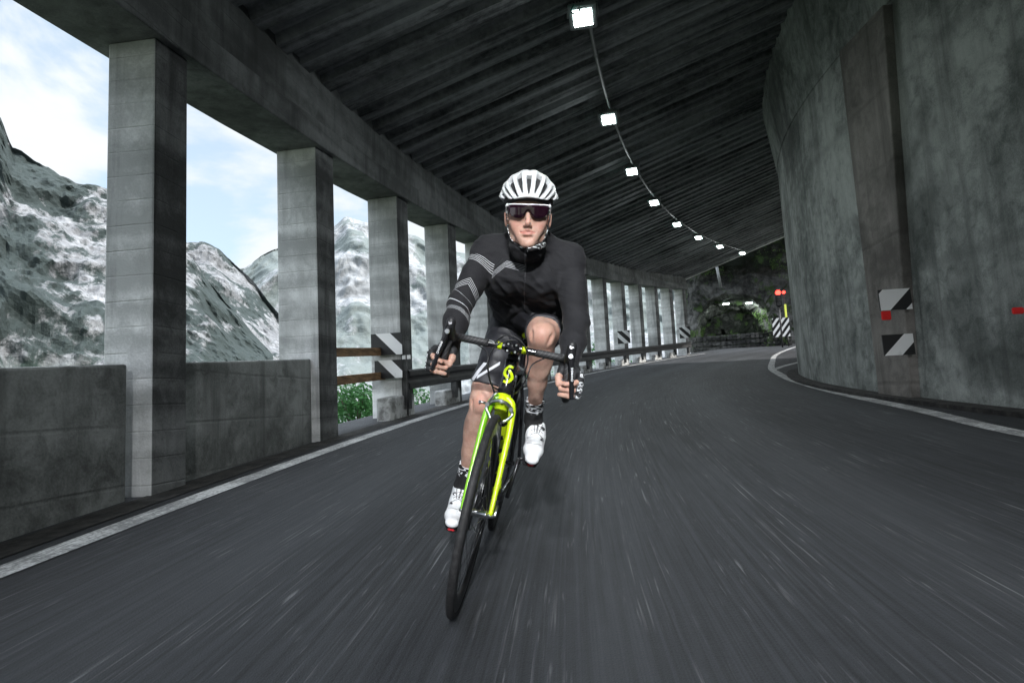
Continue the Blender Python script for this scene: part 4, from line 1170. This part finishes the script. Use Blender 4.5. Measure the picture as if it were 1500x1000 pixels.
def shoe(A, heel, ball, toe, up, sg):
    A, heel, ball, toe, up = map(lambda q: np.array(q, float), (A, heel, ball, toe, up)); f = toe-heel; f /= np.linalg.norm(f); up -= f*(up@f); up /= np.linalg.norm(up); x = np.cross(f, up)
    lo = np.minimum.reduce([A, heel, ball, toe])-.07; hi = np.maximum.reduce([A, heel, ball, toe])+.07
    S = SDF(lo, hi, .003)
    S.cap(heel+up*.012, (heel+ball)/2+up*.014, .031, .033, .02); S.cap((heel+ball)/2+up*.012, ball, .033, .040, .02, sq=(up, 1.12)); S.cap(ball, toe-f*.024, .040, .030, .02, sq=(up, 1.35))
    S.cap(A-(A-heel)*.25, heel+f*.045+up*.02, .040, .036, .03); S.cap(A-(A-heel)*.35+f*.01, ball-f*.05+up*.01, .034, .033, .03)
    q = A-up*.012; S.cut(lambda X, Y, Z: (X-q[0])*up[0]+(Y-q[1])*up[1]+(Z-q[2])*up[2]-((X-q[0])*f[0]+(Y-q[1])*f[1]+(Z-q[2])*f[2])*.28, .006)
    b0 = ball-up*.036; S.cut(lambda X, Y, Z: -((X-b0[0])*up[0]+(Y-b0[1])*up[1]+(Z-b0[2])*up[2]), .006)
    o = S.build('shoe', [M_SHOE], person, dict(perf=lambda c: ((((c-toe)@f) > -.085) & (((c-toe)@up) > .002)).astype(float)))
    def q3(a, b, c): return ball+x*a+f*b+up*c
    ol = [(a*.86, b*.93) for a, b in [(.0,.075),(.026,.060),(.040,.025),(.036,-.03),(.027,-.08),(.026,-.14),(.0,-.165),(-.026,-.14),(-.024,-.08),(-.034,-.03),(-.040,.025),(-.026,.060)]]
    MB().prism(ol, lambda u, v, d: Vector(q3(u, v, -.036-d)), .008).build('sole', M_CARB, o)
    MB().box((0,0,0), (.030,.012,.010), bev=.004).build('toe_bumper', M_REDP, o).matrix_local = Matrix.Translation(q3(0,.066,-.033)) @ Matrix(np.stack([x, f, up], 1).tolist()).to_4x4()
    # closure: dial, strap, tongue edge lines, laces and lettering laid on the upper
    bv = bvh_of(o)
    def on(a, b, off=.0012):
        org = Vector(ball+x*a+f*b+up*.16); hit = bv.ray_cast(org, Vector(-up))[0]
        return (hit if hit is not None else Vector(q3(a, b, .04)))+Vector(up)*off
    MB().tube([on(-.034,-.036,-.002)]+[on(q, -.030, .0015) for q in (-.026,-.016,-.006,.004,.014,.024)]+[on(.034,-.038,-.002)], .0075, 8, flat=.3, up=up).build('strap', M_STRAP, o)
    MB().box(on(sg*.026,-.034,.003), (.012,.018,.008), rot=Matrix(np.stack([x, f, up], 1).tolist()), bev=.002).build('buckle', M_DMETAL, o)
    MB().disc(on(sg*.024,-.085,.004), Vector(x)*sg*.5+Vector(up), .009, .009, 16).build('dial', M_METAL, o)
    for k in (-1, 1): MB().tube([on(k*(.010+.010*t), -.055-.055*t) for t in (0,.25,.5,.75,1)], .0016, 6).build('tongue_edge', M_CARB, o)
    for b_ in (-.052,-.072,-.092): MB().tube([on(t, b_+abs(t)*.3) for t in (-.026,-.018,-.009,0,.009,.018,.026)], .0010, 5).build('cable_lace', M_DMETAL, o)
    MB().tube([on(t, .012-abs(t)*.5, .0002) for t in (-.032,-.022,-.012,0,.012,.022,.032)], .0009, 5).build('toe_seam', M_DMETAL, o)
    vs, fs = text_mesh('SHIMANO', .012, .0003)
    MB().add([on(-v.y, -.080+v.x, .0016+v.z) for v in vs], fs).build('lettering', M_CARB, o)
    return o
S1 = shoe(AR, (.153,.245,.165), (.143,.41,.140), (.138,.50,.128), (0,.25,1), 1)
S2 = shoe(AL, (-.128,.262,.545), (-.132,.40,.487), (-.136,.485,.452), (0,.45,.9), -1)
def letters(txt, size, origin, ux, uy, mat, parent, name='lettering', depth=.0005):
    vs, fs = text_mesh(txt, size, depth); ux, uy = Vector(ux).normalized(), Vector(uy).normalized(); n = ux.cross(uy)
    o_ = Vector(origin); return MB().add([o_+ux*v.x+uy*v.y+n*v.z for v in vs], fs).build(name, mat, parent)

# ---- gloves
M_GLOVE = Mat('black glove leather', (.018,.018,.020), .55, 0, .4)
M_GLOVEW = Mat('glove printed cuff', rough=.6)
def _gl():
    m = M_GLOVEW; n = m.noise(m.pos((1,1,2.4)), 60, 1, .4, 1.0); X, Y, Z = m.xyz(m.pos()); side_ = m.attr('back')
    m.color(m.mix(n.gt(.54)*side_, (.015,.015,.017), (.7,.71,.74))); m.bump(m.noise(m.pos(), 200, 3), .2, .002)
_gl()
def glove(sg, W, h3, pr):
    x0, y0, z0 = h3; lo = np.array([x0-.075, .80, z0-.07]); hi = np.array([x0+.075, y0+.08, z0+.11]); S = SDF(lo, hi, .0025)
    add_hand(S, sg, W, x0, y0, z0, .0045, fingers=False); fin, th = hand_pts(sg, x0, y0, z0); W = np.array(W)
    S.cap(W, W*.6+np.array([x0+sg*.016, y0-.045, z0+.02])*.4, .033, .031, .02)
    for c in fin:
        K, A = np.array(c[0]), np.array(c[1]); S.cap(K, K+(A-K)*.9, .0138, .0125, .006)
    t0, t1 = np.array(th[0]), np.array(th[1]); S.cap(t0, t1, .0185, .0150, .008); S.cap(t1, t1+(np.array(th[2])-t1)*.55, .0150, .0130, .006)
    for c in fin:
        A, B = np.array(c[1]), np.array(c[2]); S.cap(A, A+(B-A)*.25, .0125, .0118, .005)
    d = W-np.array([x0, y0, z0]); d /= np.linalg.norm(d); q = W+d*.012
    S.cut(lambda X, Y, Z: (X-q[0])*d[0]+(Y-q[1])*d[1]+(Z-q[2])*d[2], .002)
    return S.build('glove', M_GLOVEW, person, dict(back=lambda c: ((c[:,0]-x0)*sg > pr).astype(float)))
glove(1, WR, HR_, .047); glove(-1, WL, HL_, .036)

# ---- helmet
M_HELM = Mat('white helmet shell', (.6,.61,.62), .3, 0, .5)
def _hm():
    m = M_HELM; n = m.noise(m.pos(), 40, 4, .6); m.color(m.mix(n.ss(.5,.8)*.2, (.64,.655,.665), (.42,.43,.44)))
_hm()
M_FOAM = Mat('dark helmet liner', (.025,.026,.028), .8)
def helmet():
    h = .0022; S = SDF((-.118,-.155,.135), (.118,.150,.31), h)      # built in head coordinates
    c = np.array([0,-.008,.176]); r = np.array([.1095,.136,.116])
    g = np.meshgrid(*S.ax, indexing='ij'); p = [(g[i]-c[i])/r[i] for i in range(3)]
    rad = np.sqrt(p[0]**2+p[1]**2+p[2]**2)+1e-6; d = (rad-1)*.112
    ta_ = radians(30); pf = p[1]*cos(ta_)-p[2]*sin(ta_); pu = p[2]*cos(ta_)+p[1]*sin(ta_)
    al = np.degrees(np.arctan2(p[0], pu+.0001)); be = np.degrees(np.arcsin(np.clip(pf/rad, -1, 1)))
    # raised ribs between the vents, shell thickness
    rib = .0016*np.cos(np.radians(al)*360/23.0)*np.clip((62-be)/30, 0, 1)
    d = d+rib-.002
    f = np.maximum(d, -(d+.026))
    front = .1585+.006*np.exp(-(g[0]/.05)**2)*(g[1] > 0)+.036*np.clip((.115-g[1])/.115, 0, 1)**1.2
    f = np.maximum(f, front-g[2]+np.where(g[1] < -.02, (g[1]+.02)*.10, 0))
    # vents along the meridians through the front
    def vent(a0, w_, b0, b1, f):
        w2 = w_*np.clip((b1-be)/(b1-b0)*1.6+.35, .3, 1)
        v = np.maximum(np.abs(al-a0)-w2, np.maximum(be-b1, b0-be)*.8)*.112*pi/180
        v = np.maximum(v, -(rad-.72)*.112)
        h_ = np.maximum(.004-np.abs(f+v), 0)/.004; return np.maximum(f, -v)+h_*h_*.001
    for sg in (-1, 1):
        f = vent(sg*21, 5.2, 8, 56, f); f = vent(sg*41, 6.0, 4, 58, f); f = vent(sg*57, 3.0, 6, 56, f); f = vent(sg*69, 3.4, 8, 54, f)
        f = vent(sg*31, 6.0, -36, -4, f); f = vent(sg*52, 5.0, -45, -6, f); f = vent(sg*12, 5.0, -40, -10, f)
    f = vent(0, 5.0, 18, 60, f)
    S.f = f.astype(np.float32); V, Q = S.surf()
    lin = np.linalg.norm((V-c)/r, axis=1) < .86
    Vb = (V @ HR.T)+hc_
    me = bpy.data.meshes.new('helmet'); me.from_pydata(Vb.tolist(), [], Q.tolist())
    o = link('helmet', me, [M_HELM, M_FOAM], person, smooth=True)
    fl = np.array([all(lin[i] for i in q) for q in Q]); me.polygons.foreach_set('material_index', fl.astype(np.int32))
    # liner shell inside
    L = SDF((-.1,-.135,.14), (.1,.13,.28), .004); L.ell(c, r*.845); L.cut(lambda X, Y, Z: .160-Z); V, Q = L.surf()
    me = bpy.data.meshes.new('liner'); me.from_pydata(((V @ HR.T)+hc_).tolist(), [], Q.tolist()); link('liner', me, M_FOAM, o, smooth=True)
    # straps
    mb = MB()
    for sg in (-1, 1):
        mb.tube(bez(hp([(sg*.078,.028,.165),(sg*.0785,.020,.11),(sg*.070,.018,.055),(sg*.052,.034,.020),(sg*.020,.052,-.002),(0,.056,-.006)]), 5), .0065, 6, flat=.25, up=hf)
        mb.tube(bez(hp([(sg*.082,-.055,.165),(sg*.080,-.020,.10),(sg*.070,.016,.058)]), 5), .006, 6, flat=.25, up=hf)
    mb.build('strap', M_PRINT, o)
    return o
helmet()

# ---- sunglasses
M_LENS = Mat('dark purple lens', (.010,.002,.006), .06, 0, .9)
M_GFRAME = Mat('white glasses frame', (.82,.83,.85), .3)
def lens_y(x, z): return .1075-2.6*x*x-.05*abs(x)-(z-.125)*-.10
half = [(0,.1335),(0,.1260),(.006,.1215),(.010,.1130),(.017,.1010),(.028,.0950),(.045,.0965),(.060,.1040),(.0695,.1170),(.0725,.1345),(.0715,.1425),(.040,.1440),(.014,.1405)]
def lens():
    outl = [(x, z) for x, z in half[1:]]+[(0,.1395)]+[(-x, z) for x, z in reversed(half[2:])]
    bm = bmesh.new(); ring = [bm.verts.new(Vector((x, 0, z))) for x, z in outl]; f = bm.faces.new(ring)
    bmesh.ops.triangulate(bm, faces=[f]); bmesh.ops.subdivide_edges(bm, edges=bm.edges[:], cuts=3, use_grid_fill=True)
    for v in bm.verts: x, z = v.co.x, v.co.z; v.co = Vector(H(x, lens_y(x, z), z))
    me = bpy.data.meshes.new('sunglasses'); bm.to_mesh(me); bm.free()
    o = link('sunglasses', me, M_LENS, person, smooth=True); m = o.modifiers.new('solid', 'SOLIDIFY'); m.thickness = .0016
    mb = MB(); mb.tube([H(x, lens_y(x, .1435)+.001, .1425+.0035*(abs(x)/.075)) for x in np.linspace(-.076, .076, 21)], .0026, 8)
    mb.build('brow_bar', M_GFRAME, o)
    for sg in (-1, 1):
        MB().tube(bez(hp([(sg*.075,.092,.1455),(sg*.0800,.082,.141),(sg*.0815,.05,.138),(sg*.0835,-.01,.133)]), 5), [.006]*6+[.0035]*10, 8, flat=.6).build('temple', M_GFRAME, o)
    return o
lens()

# ------------------------------------------------------------------ the bicycle (x right, y forward, z up, rear contact at the origin)
WRAD = .336
M_TYRE = Mat('black tyre rubber', (.022,.022,.023), .65, 0, .4)
def _ty():
    m = M_TYRE; n = m.noise(m.pos(), 60, 5, .65); m.color(m.mix(n.ss(.35,.7), (.014,.014,.015), (.032,.032,.034))); m.bump(n, .2, .002)
_ty()
M_RIM = Mat('black carbon rim', (.013,.013,.015), .38, 0, .4)
M_LIME = Mat('lime yellow paint', (.52,.68,.01), .25, 0, .6)
M_GREEN = Mat('green tinted lime paint', (.20,.50,.02), .25, 0, .6)
M_BLK = Mat('gloss black frame', (.012,.012,.014), .18, 0, .6)
M_MATB = Mat('black rubber', (.016,.016,.018), .5)
M_SILV = Mat('silver alloy', (.55,.56,.58), .28, 1)
M_TAPE = Mat('black bar tape', rough=.6)
def _tape():
    m = M_TAPE; X, Y, Z = m.xyz(m.pos()); n = m.noise(m.pos(), 40, 4)
    l = ((X+Y*.5+Z*.7)*75).fract(); m.color(m.mix(l.lt(.12), (.022,.022,.024), (.09,.09,.095))); m.bump(l, .6, .003)
_tape()
M_SCREEN = M_BLK
def wheel(cy, name='wheel', cassette=False):
    c = Vector((0, cy, WRAD)); ax = Vector((1,0,0))
    def ring(prof, n=120, mi=0, mb=None):
        vs, fs = [], []; m = len(prof)
        for k in range(n):
            a = 2*pi*k/n
            for x, r in prof: vs.append((x, cy+cos(a)*r, WRAD+sin(a)*r))
        for k in range(n):
            for j in range(m): fs.append((k*m+j, k*m+(j+1) % m, ((k+1) % n)*m+(j+1) % m, ((k+1) % n)*m+j))
        return (mb or MB()).add(vs, fs, mi, True)
    tp = [(.0130*cos(a), WRAD-.0135+.0135*sin(a)) for a in np.linspace(-.6, pi+.6, 13)]
    o = ring(tp+[(-.009, WRAD-.024), (.009, WRAD-.024)]).build(name, M_TYRE, bike)
    if name == 'wheel': o.name = 'wheel'
    ring([(.0095,WRAD-.020),(.0105,WRAD-.034),(.0125,WRAD-.050),(.0085,WRAD-.068),(.0015,WRAD-.076),(-.0015,WRAD-.076),(-.0085,WRAD-.068),(-.0125,WRAD-.050),(-.0105,WRAD-.034),(-.0095,WRAD-.020)]).build('rim', M_RIM, o)
    mb = MB()
    for k in range(22):
        a = 2*pi*k/22; sg = 1 if k % 2 else -1; b = a+sg*(.22 if cassette else .06)
        mb.tube([(sg*.034, cy+cos(b)*.018, WRAD+sin(b)*.018), (0, cy+cos(a)*(WRAD-.073), WRAD+sin(a)*(WRAD-.073))], .0011, 5)
    sp = mb.build('spoke', M_DMETAL, o); sp['kind'] = 'stuff'
    MB().tube([(-.044,cy,WRAD),(-.036,cy,WRAD),(-.034,cy,WRAD),(-.028,cy,WRAD),(.028,cy,WRAD),(.034,cy,WRAD),(.036,cy,WRAD),(.044,cy,WRAD)], [.009,.011,.022,.011,.011,.022,.011,.009], 20).build('hub', M_SILV if not cassette else M_DMETAL, o)
    return o
wheel(.98); wheel(0, cassette=True)
# fork
def sc(a, b, t): return tuple(a[i]+(b[i]-a[i])*t for i in range(3))
CR = (0,.832,.690); HT0 = (0,.822,.722); HT1 = (0,.780,.852)
for sg in (1, -1):
    pts = bez([(sg*.012,.832,.716),(sg*.036,.842,.698),(sg*.047,.866,.640),(sg*.049,.908,.520),(sg*.049,.958,.390),(sg*.0485,.980,.336)], 6)
    n = len(pts); MB().tube(pts, [.017-.0095*(i/(n-1))**.8 for i in range(n)], 14, flat=1.35, up=(1,0,0)).build('fork_blade', M_GREEN if sg > 0 else M_LIME, bike)
    MB().tube([(sg*.044,.98,.336),(sg*.058,.98,.336)], [.010,.007], 14).build('quick_release', M_SILV, bike)
MB().tube([(-.057,.98,.336),(-.064,.985,.340),(-.066,.965,.372)], [.006,.006,.004], 8).build('release_lever', M_SILV, bike)
MB().tube([(0,.842,.672),(0,.832,.700),(0,.824,.730)], [.024,.027,.026], 20, flat=1.15, up=(1,0,0)).build('fork_crown', M_LIME, bike)
# frame
fr_ = MB().tube([HT0, sc(HT0,HT1,.35), sc(HT0,HT1,.7), HT1], [.0285,.0245,.023,.0245], 24).build('frame', M_BLK, bike)
BB = (0,.410,.268); SC_ = (0,.236,.800)
MB().tube(bez([(0,.800,.745),(0,.700,.632),(0,.560,.450),(0,.425,.285)], 6), [.026]+[.0295]*12+[.029]*6, 20, flat=1.1, up=(1,0,0)).build('down_tube', M_BLK, fr_)
MB().tube(bez([(0,.775,.828),(0,.60,.818),(0,.40,.806),SC_], 5), [.024]*6+[.021]*5+[.018]*5, 16, flat=1.0).build('top_tube', M_BLK, fr_)
MB().tube([BB, (0,.32,.54), SC_, (0,.228,.825)], [.021,.018,.018,.018], 16, flat=.75, up=(0,1,0)).build('seat_tube', M_BLK, fr_)
MB().tube([(-.044,.410,.268),(.044,.410,.268)], .022, 20).build('bottom_bracket', M_BLK, fr_)
for sg in (1, -1):
    MB().tube(bez([(sg*.016,.245,.745),(sg*.032,.20,.66),(sg*.050,.08,.48),(sg*.064,.0,.345)], 5), [.0085]*16, 10).build('seat_stay', M_BLK, fr_)
    MB().tube(bez([(sg*.028,.39,.262),(sg*.038,.28,.272),(sg*.055,.12,.305),(sg*.064,.0,.336)], 5), [.013]*8+[.011]*8, 10).build('chain_stay', M_LIME if 0 else M_BLK, fr_)
# emblem on the head tube: lime rounded hexagon with an S cut into it
hd = (Vector(HT1)-Vector(HT0)).normalized(); hn = Vector((0, hd.z, -hd.y)); hx_ = Vector((1,0,0)); ec = Vector(sc(HT0,HT1,.58))
def em(u, v, d):
    bul = .0250-.0245*(1-sqrt(max(0, 1-(u/.0245)**2)))
    return ec+hx_*(-u)+hd*v+hn*(bul+d)
# left and right strokes of the emblem (an S inside a lozenge), seen from the front with the rider's right at image left
def stroke(pts, w_):
    p = bez([(x, y, 0) for x, y in pts], 6); L, Rr = [], []
    for i in range(len(p)):
        t = (p[min(i+1, len(p)-1)]-p[max(0, i-1)]).normalized(); n = Vector((-t.y, t.x, 0))*w_/2; L.append(p[i]+n); Rr.append(p[i]-n)
    return L, Rr
mb = MB()
def ribbon(pts, w_):
    L, Rr = stroke(pts, w_); n = len(L)
    vs = [em(q.x, q.y, .0005) for q in L]+[em(q.x, q.y, .0005) for q in Rr]+[em(q.x, q.y, .0016) for q in L]+[em(q.x, q.y, .0016) for q in Rr]; fs = []
    for i in range(n-1): fs += [(i, i+1, n+i+1, n+i), (2*n+i, 3*n+i, 3*n+i+1, 2*n+i+1), (i, 2*n+i, 2*n+i+1, i+1), (n+i, n+i+1, 3*n+i+1, 3*n+i)]
    mb.add(vs, fs)
ribbon([(.013,.029),(-.004,.028),(-.0150,.012),(-.0125,-.002),(-.004,-.010),(-.002,-.017)], .0105)
ribbon([(-.013,-.029),(.004,-.028),(.0150,-.012),(.0125,.002),(.004,.010),(.002,.017)], .0105)
mb.build('head_emblem', M_LIME, fr_)
# down tube lettering on both flanks and underneath
a, b = Vector((0,.700,.632)), Vector((0,.560,.450)); dt = (b-a).normalized(); dn = Vector((0, -dt.z, dt.y)); dn = dn if dn.y > 0 else -dn
def dtl(p0, p1, txt, size, sides):
    for sg in sides:
        vs, fs = text_mesh(txt, size, .0004); mb = MB(); out = []
        c = (Vector(p0)+Vector(p1))/2; n_ = len(vs)
        for v in vs:
            th = v.y/.0300; ang = th   # wrap round the tube
            e = hx_*sg*cos(ang)+dn*(-sin(ang) if sg > 0 else -sin(ang))*-1
            out.append(c+dt*(v.x*(1 if sg < 0 else 1))+e*(.0318+v.z))
        mb.add(out, fs).build('lettering', M_LIME, fr_)
dtl((0,.742,.684), (0,.50,.374), 'SCOTT', .078, (1,-1))
# blocks of lime along the front underside of the tube
for k in range(5):
    t0 = .10+k*.155; mb = MB(); vs, fs = [], []
    for i in range(2):
        t = t0+i*.100; c = Vector((0,.770,.715)).lerp(Vector((0,.470,.338)), t)
        for j in range(9): an = -1.15+2.3*j/8; vs.append(c+dn*cos(an)*.0322+hx_*sin(an)*.0335)
        for j in range(9): an = -1.15+2.3*j/8; vs.append(c+dn*cos(an)*.0308+hx_*sin(an)*.0318)
    for j in range(8): fs += [(j, j+1, 18+j+1, 18+j), (9+j, 27+j, 27+j+1, 9+j+1)]
    fs += [(0,18,27,9), (8,17,35,26)]
    mb.add(vs, fs).build('lime_block', M_LIME, fr_)
# lower lime band with number plate at the bottom bracket end
MB().tube([(0,.470,.340),(0,.425,.285)], .0312, 20, flat=1.1, up=(1,0,0)).build('lime_band', M_LIME, fr_)
# headset, stem, bars
MB().tube([HT1, sc(HT0,HT1,1.10)], [.0235,.022], 20).build('spacer', M_MATB, bike)
ST = Vector(sc(HT0,HT1,1.28)); BC = Vector((0,.878,.902))
st_ = MB().tube([sc(HT0,HT1,1.08), ST+Vector((0,-.004,.016))], .0195, 20).tube([ST, ST.lerp(BC, .5), BC-Vector((0,.012,0))], [.0185,.0160,.0185], 16).tube([BC-Vector((.024,0,0)), BC+Vector((.024,0,0))], .0185, 20).build('stem', M_BLK, bike)
for z in (.012,-.012):
    for x in (-.014,.014): MB().disc(BC+Vector((x,.018,z)), (0,1,0), .0035, .004, 10).build('bolt', M_SILV, st_)
MB().tube([sc(HT0,HT1,1.385), sc(HT0,HT1,1.40)], .017, 18).build('top_cap', M_SILV, st_)
def barpts(sg): return bez([BC, BC+Vector((sg*.10,0,0)), (sg*.165,.882,.902), (sg*.196,.905,.902), (sg*.205,.945,.898), (sg*.208,.980,.878), (sg*.211,.990,.842), (sg*.214,.975,.800), (sg*.217,.935,.772), (sg*.219,.880,.764), (sg*.220,.84,.762)], 6)
hb_ = MB().tube(list(reversed(barpts(-1)[:7]))+barpts(1)[1:7], .0128, 14).build('handlebar', M_BLK, bike)
for sg in (1, -1):
    MB().tube([BC+Vector((sg*.036,0,0)), BC+Vector((sg*.052,0,0))], .0134, 14).build('lime_band', M_LIME, hb_)
    p = barpts(sg)[5:]; MB().tube(p, .0138, 14).build('bar_tape', M_TAPE, hb_)
    # brifter: hood, knob, lever
    hd_ = MB().tube(bez([(sg*.205,.950,.900),(sg*.205,.985,.908),(sg*.205,1.012,.925),(sg*.204,1.022,.950),(sg*.203,1.020,.962)], 5), [.0185,.0185,.0190,.0190,.019,.0185,.0185,.018,.0175,.017,.0165,.016,.016,.0165,.0168,.0165,.0158,.0145,.0125,.010,.006][:21], 16).build('brake_hood', M_MATB, bike)
    MB().tube(bez([(sg*.206,1.006,.940),(sg*.208,1.030,.926),(sg*.211,1.034,.905),(sg*.218,1.032,.870),(sg*.227,1.028,.830),(sg*.234,1.024,.795),(sg*.238,1.022,.778)], 5), [.010]*4+[.0115]*6+[.0095]*8+[.0085]*8+[.0075]*5, 12, flat=.62, up=(1,0,0)).build('brake_lever', M_BLK, hd_)
    MB().tube(bez([(sg*.212,1.016,.895),(sg*.224,1.010,.855),(sg*.230,1.006,.815)], 5), [.007]*6+[.006]*5, 8, flat=.6).build('shift_paddle', M_DMETAL, hd_)
    MB().disc((sg*.207,1.041,.915), (sg*.1,1,.1), .0080, .006, 16).build('pivot_cap', M_SILV, hd_)
    MB().disc((sg*.2035,1.036,.945), (0,1,.2), .0065, .004, 16).build('hood_badge', M_DMETAL, hd_)
    letters('SHIMANO', .0100, (sg*.2225,1.0385,.858), Vector((sg*.016,-.006,-.078)), Vector((-1,0,-sg*.2)), M_STRAP, hd_)
# cables
M_CAB = M_MATB
mb_list = [[(.062,.893,.888),(.050,.930,.920),(.010,.955,.944),(-.040,.950,.925),(-.066,.935,.875),(-.058,.905,.815),(-.026,.830,.745)],
           [(-.062,.893,.888),(-.050,.925,.912),(-.005,.945,.930),(.045,.945,.905),(.068,.930,.850),(.058,.900,.790),(.030,.885,.735)],
           [(.120,.900,.890),(.075,.945,.870),(.062,.955,.820),(.045,.900,.762),(.026,.80,.742)],
           [(-.120,.900,.890),(-.085,.950,.860),(-.075,.955,.810),(-.050,.900,.755),(-.026,.80,.742)]]
for c in mb_list: MB().tube(bez(c, 8), .0026, 8).build('cable', M_MATB, bike)
# front brake caliper
bk = MB().tube(bez([(-.040,.868,.690),(-.020,.880,.706),(.004,.884,.712),(.030,.878,.704),(.046,.872,.690)], 5), .0062, 10, flat=.7).build('brake_caliper', M_SILV, bike)
MB().tube(bez([(.046,.872,.690),(.047,.876,.672),(.032,.884,.655),(.020,.890,.640)], 5), .0055, 8).build('caliper_arm', M_SILV, bk)
MB().tube(bez([(-.040,.868,.690),(-.046,.874,.670),(-.034,.884,.652),(-.020,.890,.640)], 5), .0055, 8).build('caliper_arm', M_SILV, bk)
MB().tube([(.046,.876,.692),(.030,.882,.728),(.018,.880,.742)], .0042, 8).build('cable_arm', M_SILV, bk)
MB().tube([(.046,.876,.690),(.066,.880,.694),(.078,.880,.690)], [.0045,.005,.0065], 8).build('cable_anchor', M_SILV, bk)
for x, z in ((.046,.690),(-.040,.690),(0,.712)): MB().disc((x,.884,z), (0,1,0), .0075, .008, 14).build('pivot_bolt', M_SILV, bk)
for sg in (1, -1): MB().box((sg*.0165,.893,.640), (.008,.044,.010), bev=.002).build('brake_pad', M_MATB, bk)
# seatpost and saddle
MB().tube([(0,.230,.815),(0,.196,.925),(0,.192,.955)], .0135, 14).build('seatpost', M_BLK, bike)
def saddle():
    V, Fc = [], []; N, M_ = 24, 14
    for i in range(N+1):
        t = i/N; y = .075+t*.27; wd = .070*(1-t)**.9*(1 if t > .12 else (.6+t*3.3))+.0185*min(1, (1-t)*14+.25)
        for j in range(M_):
            a = 2*pi*j/M_; x = cos(a)*wd; z = sin(a)*(.016 if sin(a) > 0 else .014)+.968+.012*(1-t)*(1-t)-(.022*(abs(cos(a))**3))*(1-t*.6)
            V.append((x, y, z))
    for i in range(N):
        for j in range(M_): Fc.append((i*M_+j, i*M_+(j+1) % M_, (i+1)*M_+(j+1) % M_, (i+1)*M_+j))
    Fc += [tuple(range(M_)), tuple(N*M_+j for j in reversed(range(M_)))]
    o = MB().add(V, Fc, 0, True).build('saddle', M_MATB, bike)
    MB().tube([(0,.300,.962),(0,.343,.960),(0,.352,.962)], [.021,.0195,.014], 14, flat=.7, up=(1,0,0)).build('saddle_nose', M_LIME, o)
    for sg in (1, -1): MB().tube(bez([(sg*.006,.335,.950),(sg*.018,.28,.932),(sg*.021,.20,.930),(sg*.024,.10,.955)], 5), .0035, 8).build('rail', M_SILV, o)
    MB().box((0,.196,.935), (.05,.035,.018), bev=.004).build('seat_clamp', M_DMETAL, o)
saddle()
# chainset
cs = MB().disc((.047,.410,.268), (1,0,0), .108, .004, 60, hole=.086).build('chainset', M_DMETAL, bike)
MB().disc((.041,.410,.268), (1,0,0), .080, .004, 50, hole=.062).build('chainring', M_DMETAL, cs)
mb = MB()
for k in range(4):
    a = k*pi/2+.5; mb.tube([(.050,.410,.268), (.047,.410+cos(a)*.094,.268+sin(a)*.094)], [.014,.009], 8, flat=.5)
mb.tube([(.046,.410,.268),(.060,.410,.268)], .022, 16); mb.build('spider', M_DMETAL, cs)
for sg, y, z in ((1,.410,.0955),(-1,.410,.4405)):
    MB().tube([(sg*.062,.410,.268),(sg*.072,y,(.268+z)/2),(sg*.078,y,z)], [.0155,.0125,.0135], 12, flat=.6, up=(0,1,0)).build('crank', M_DMETAL, cs)
    pc = Vector((sg*.128, y, z)); pd = MB().tube([(sg*.078,y,z),(sg*.100,y,z)], .007, 10).build('pedal', M_DMETAL, bike)
    tilt = Matrix.Rotation(radians(-4 if sg > 0 else -22), 3, 'X'); MB().box(pc, (.062,.070,.016), rot=tilt, bev=.005).build('pedal_body', M_MATB, pd)
# chain, derailleurs, cassette
mb = MB(); mb.tube([(.047,.410,.374),(.047,.0,.374)], .0035, 6, flat=2); mb.tube([(.047,.410,.162),(.047,.045,.215)], .0035, 6, flat=2); mb.build('chain', M_DMETAL, bike)
cz = None
for k in range(6):
    o = MB().disc((.028+k*.0045,0,.336), (1,0,0), .046-k*.004, .0022, 30).build('cassette_cog', M_SILV, bike)
dr = MB().tube([(.068,.0,.325),(.070,-.005,.290),(.060,.020,.262)], [.009,.011,.010], 10).build('rear_derailleur', M_DMETAL, bike)
MB().box((.050,.040,.225), (.006,.020,.085), rot=Matrix.Rotation(-.35,3,'X'), bev=.002).build('cage', M_DMETAL, dr)
for y, z in ((.022,.262),(.048,.196)): MB().disc((.047,y,z), (1,0,0), .016, .005, 14).build('jockey_wheel', M_MATB, dr)
MB().tube([(.040,.300,.370),(.052,.300,.365),(.052,.345,.372)], [.006,.007,.006], 8).build('front_derailleur', M_DMETAL, bike)
MB().tube(bez([(0,.19,.73),(-.02,.185,.735),(.02,.185,.735)], 3), .005, 6).build('rear_brake', M_DMETAL, bike)
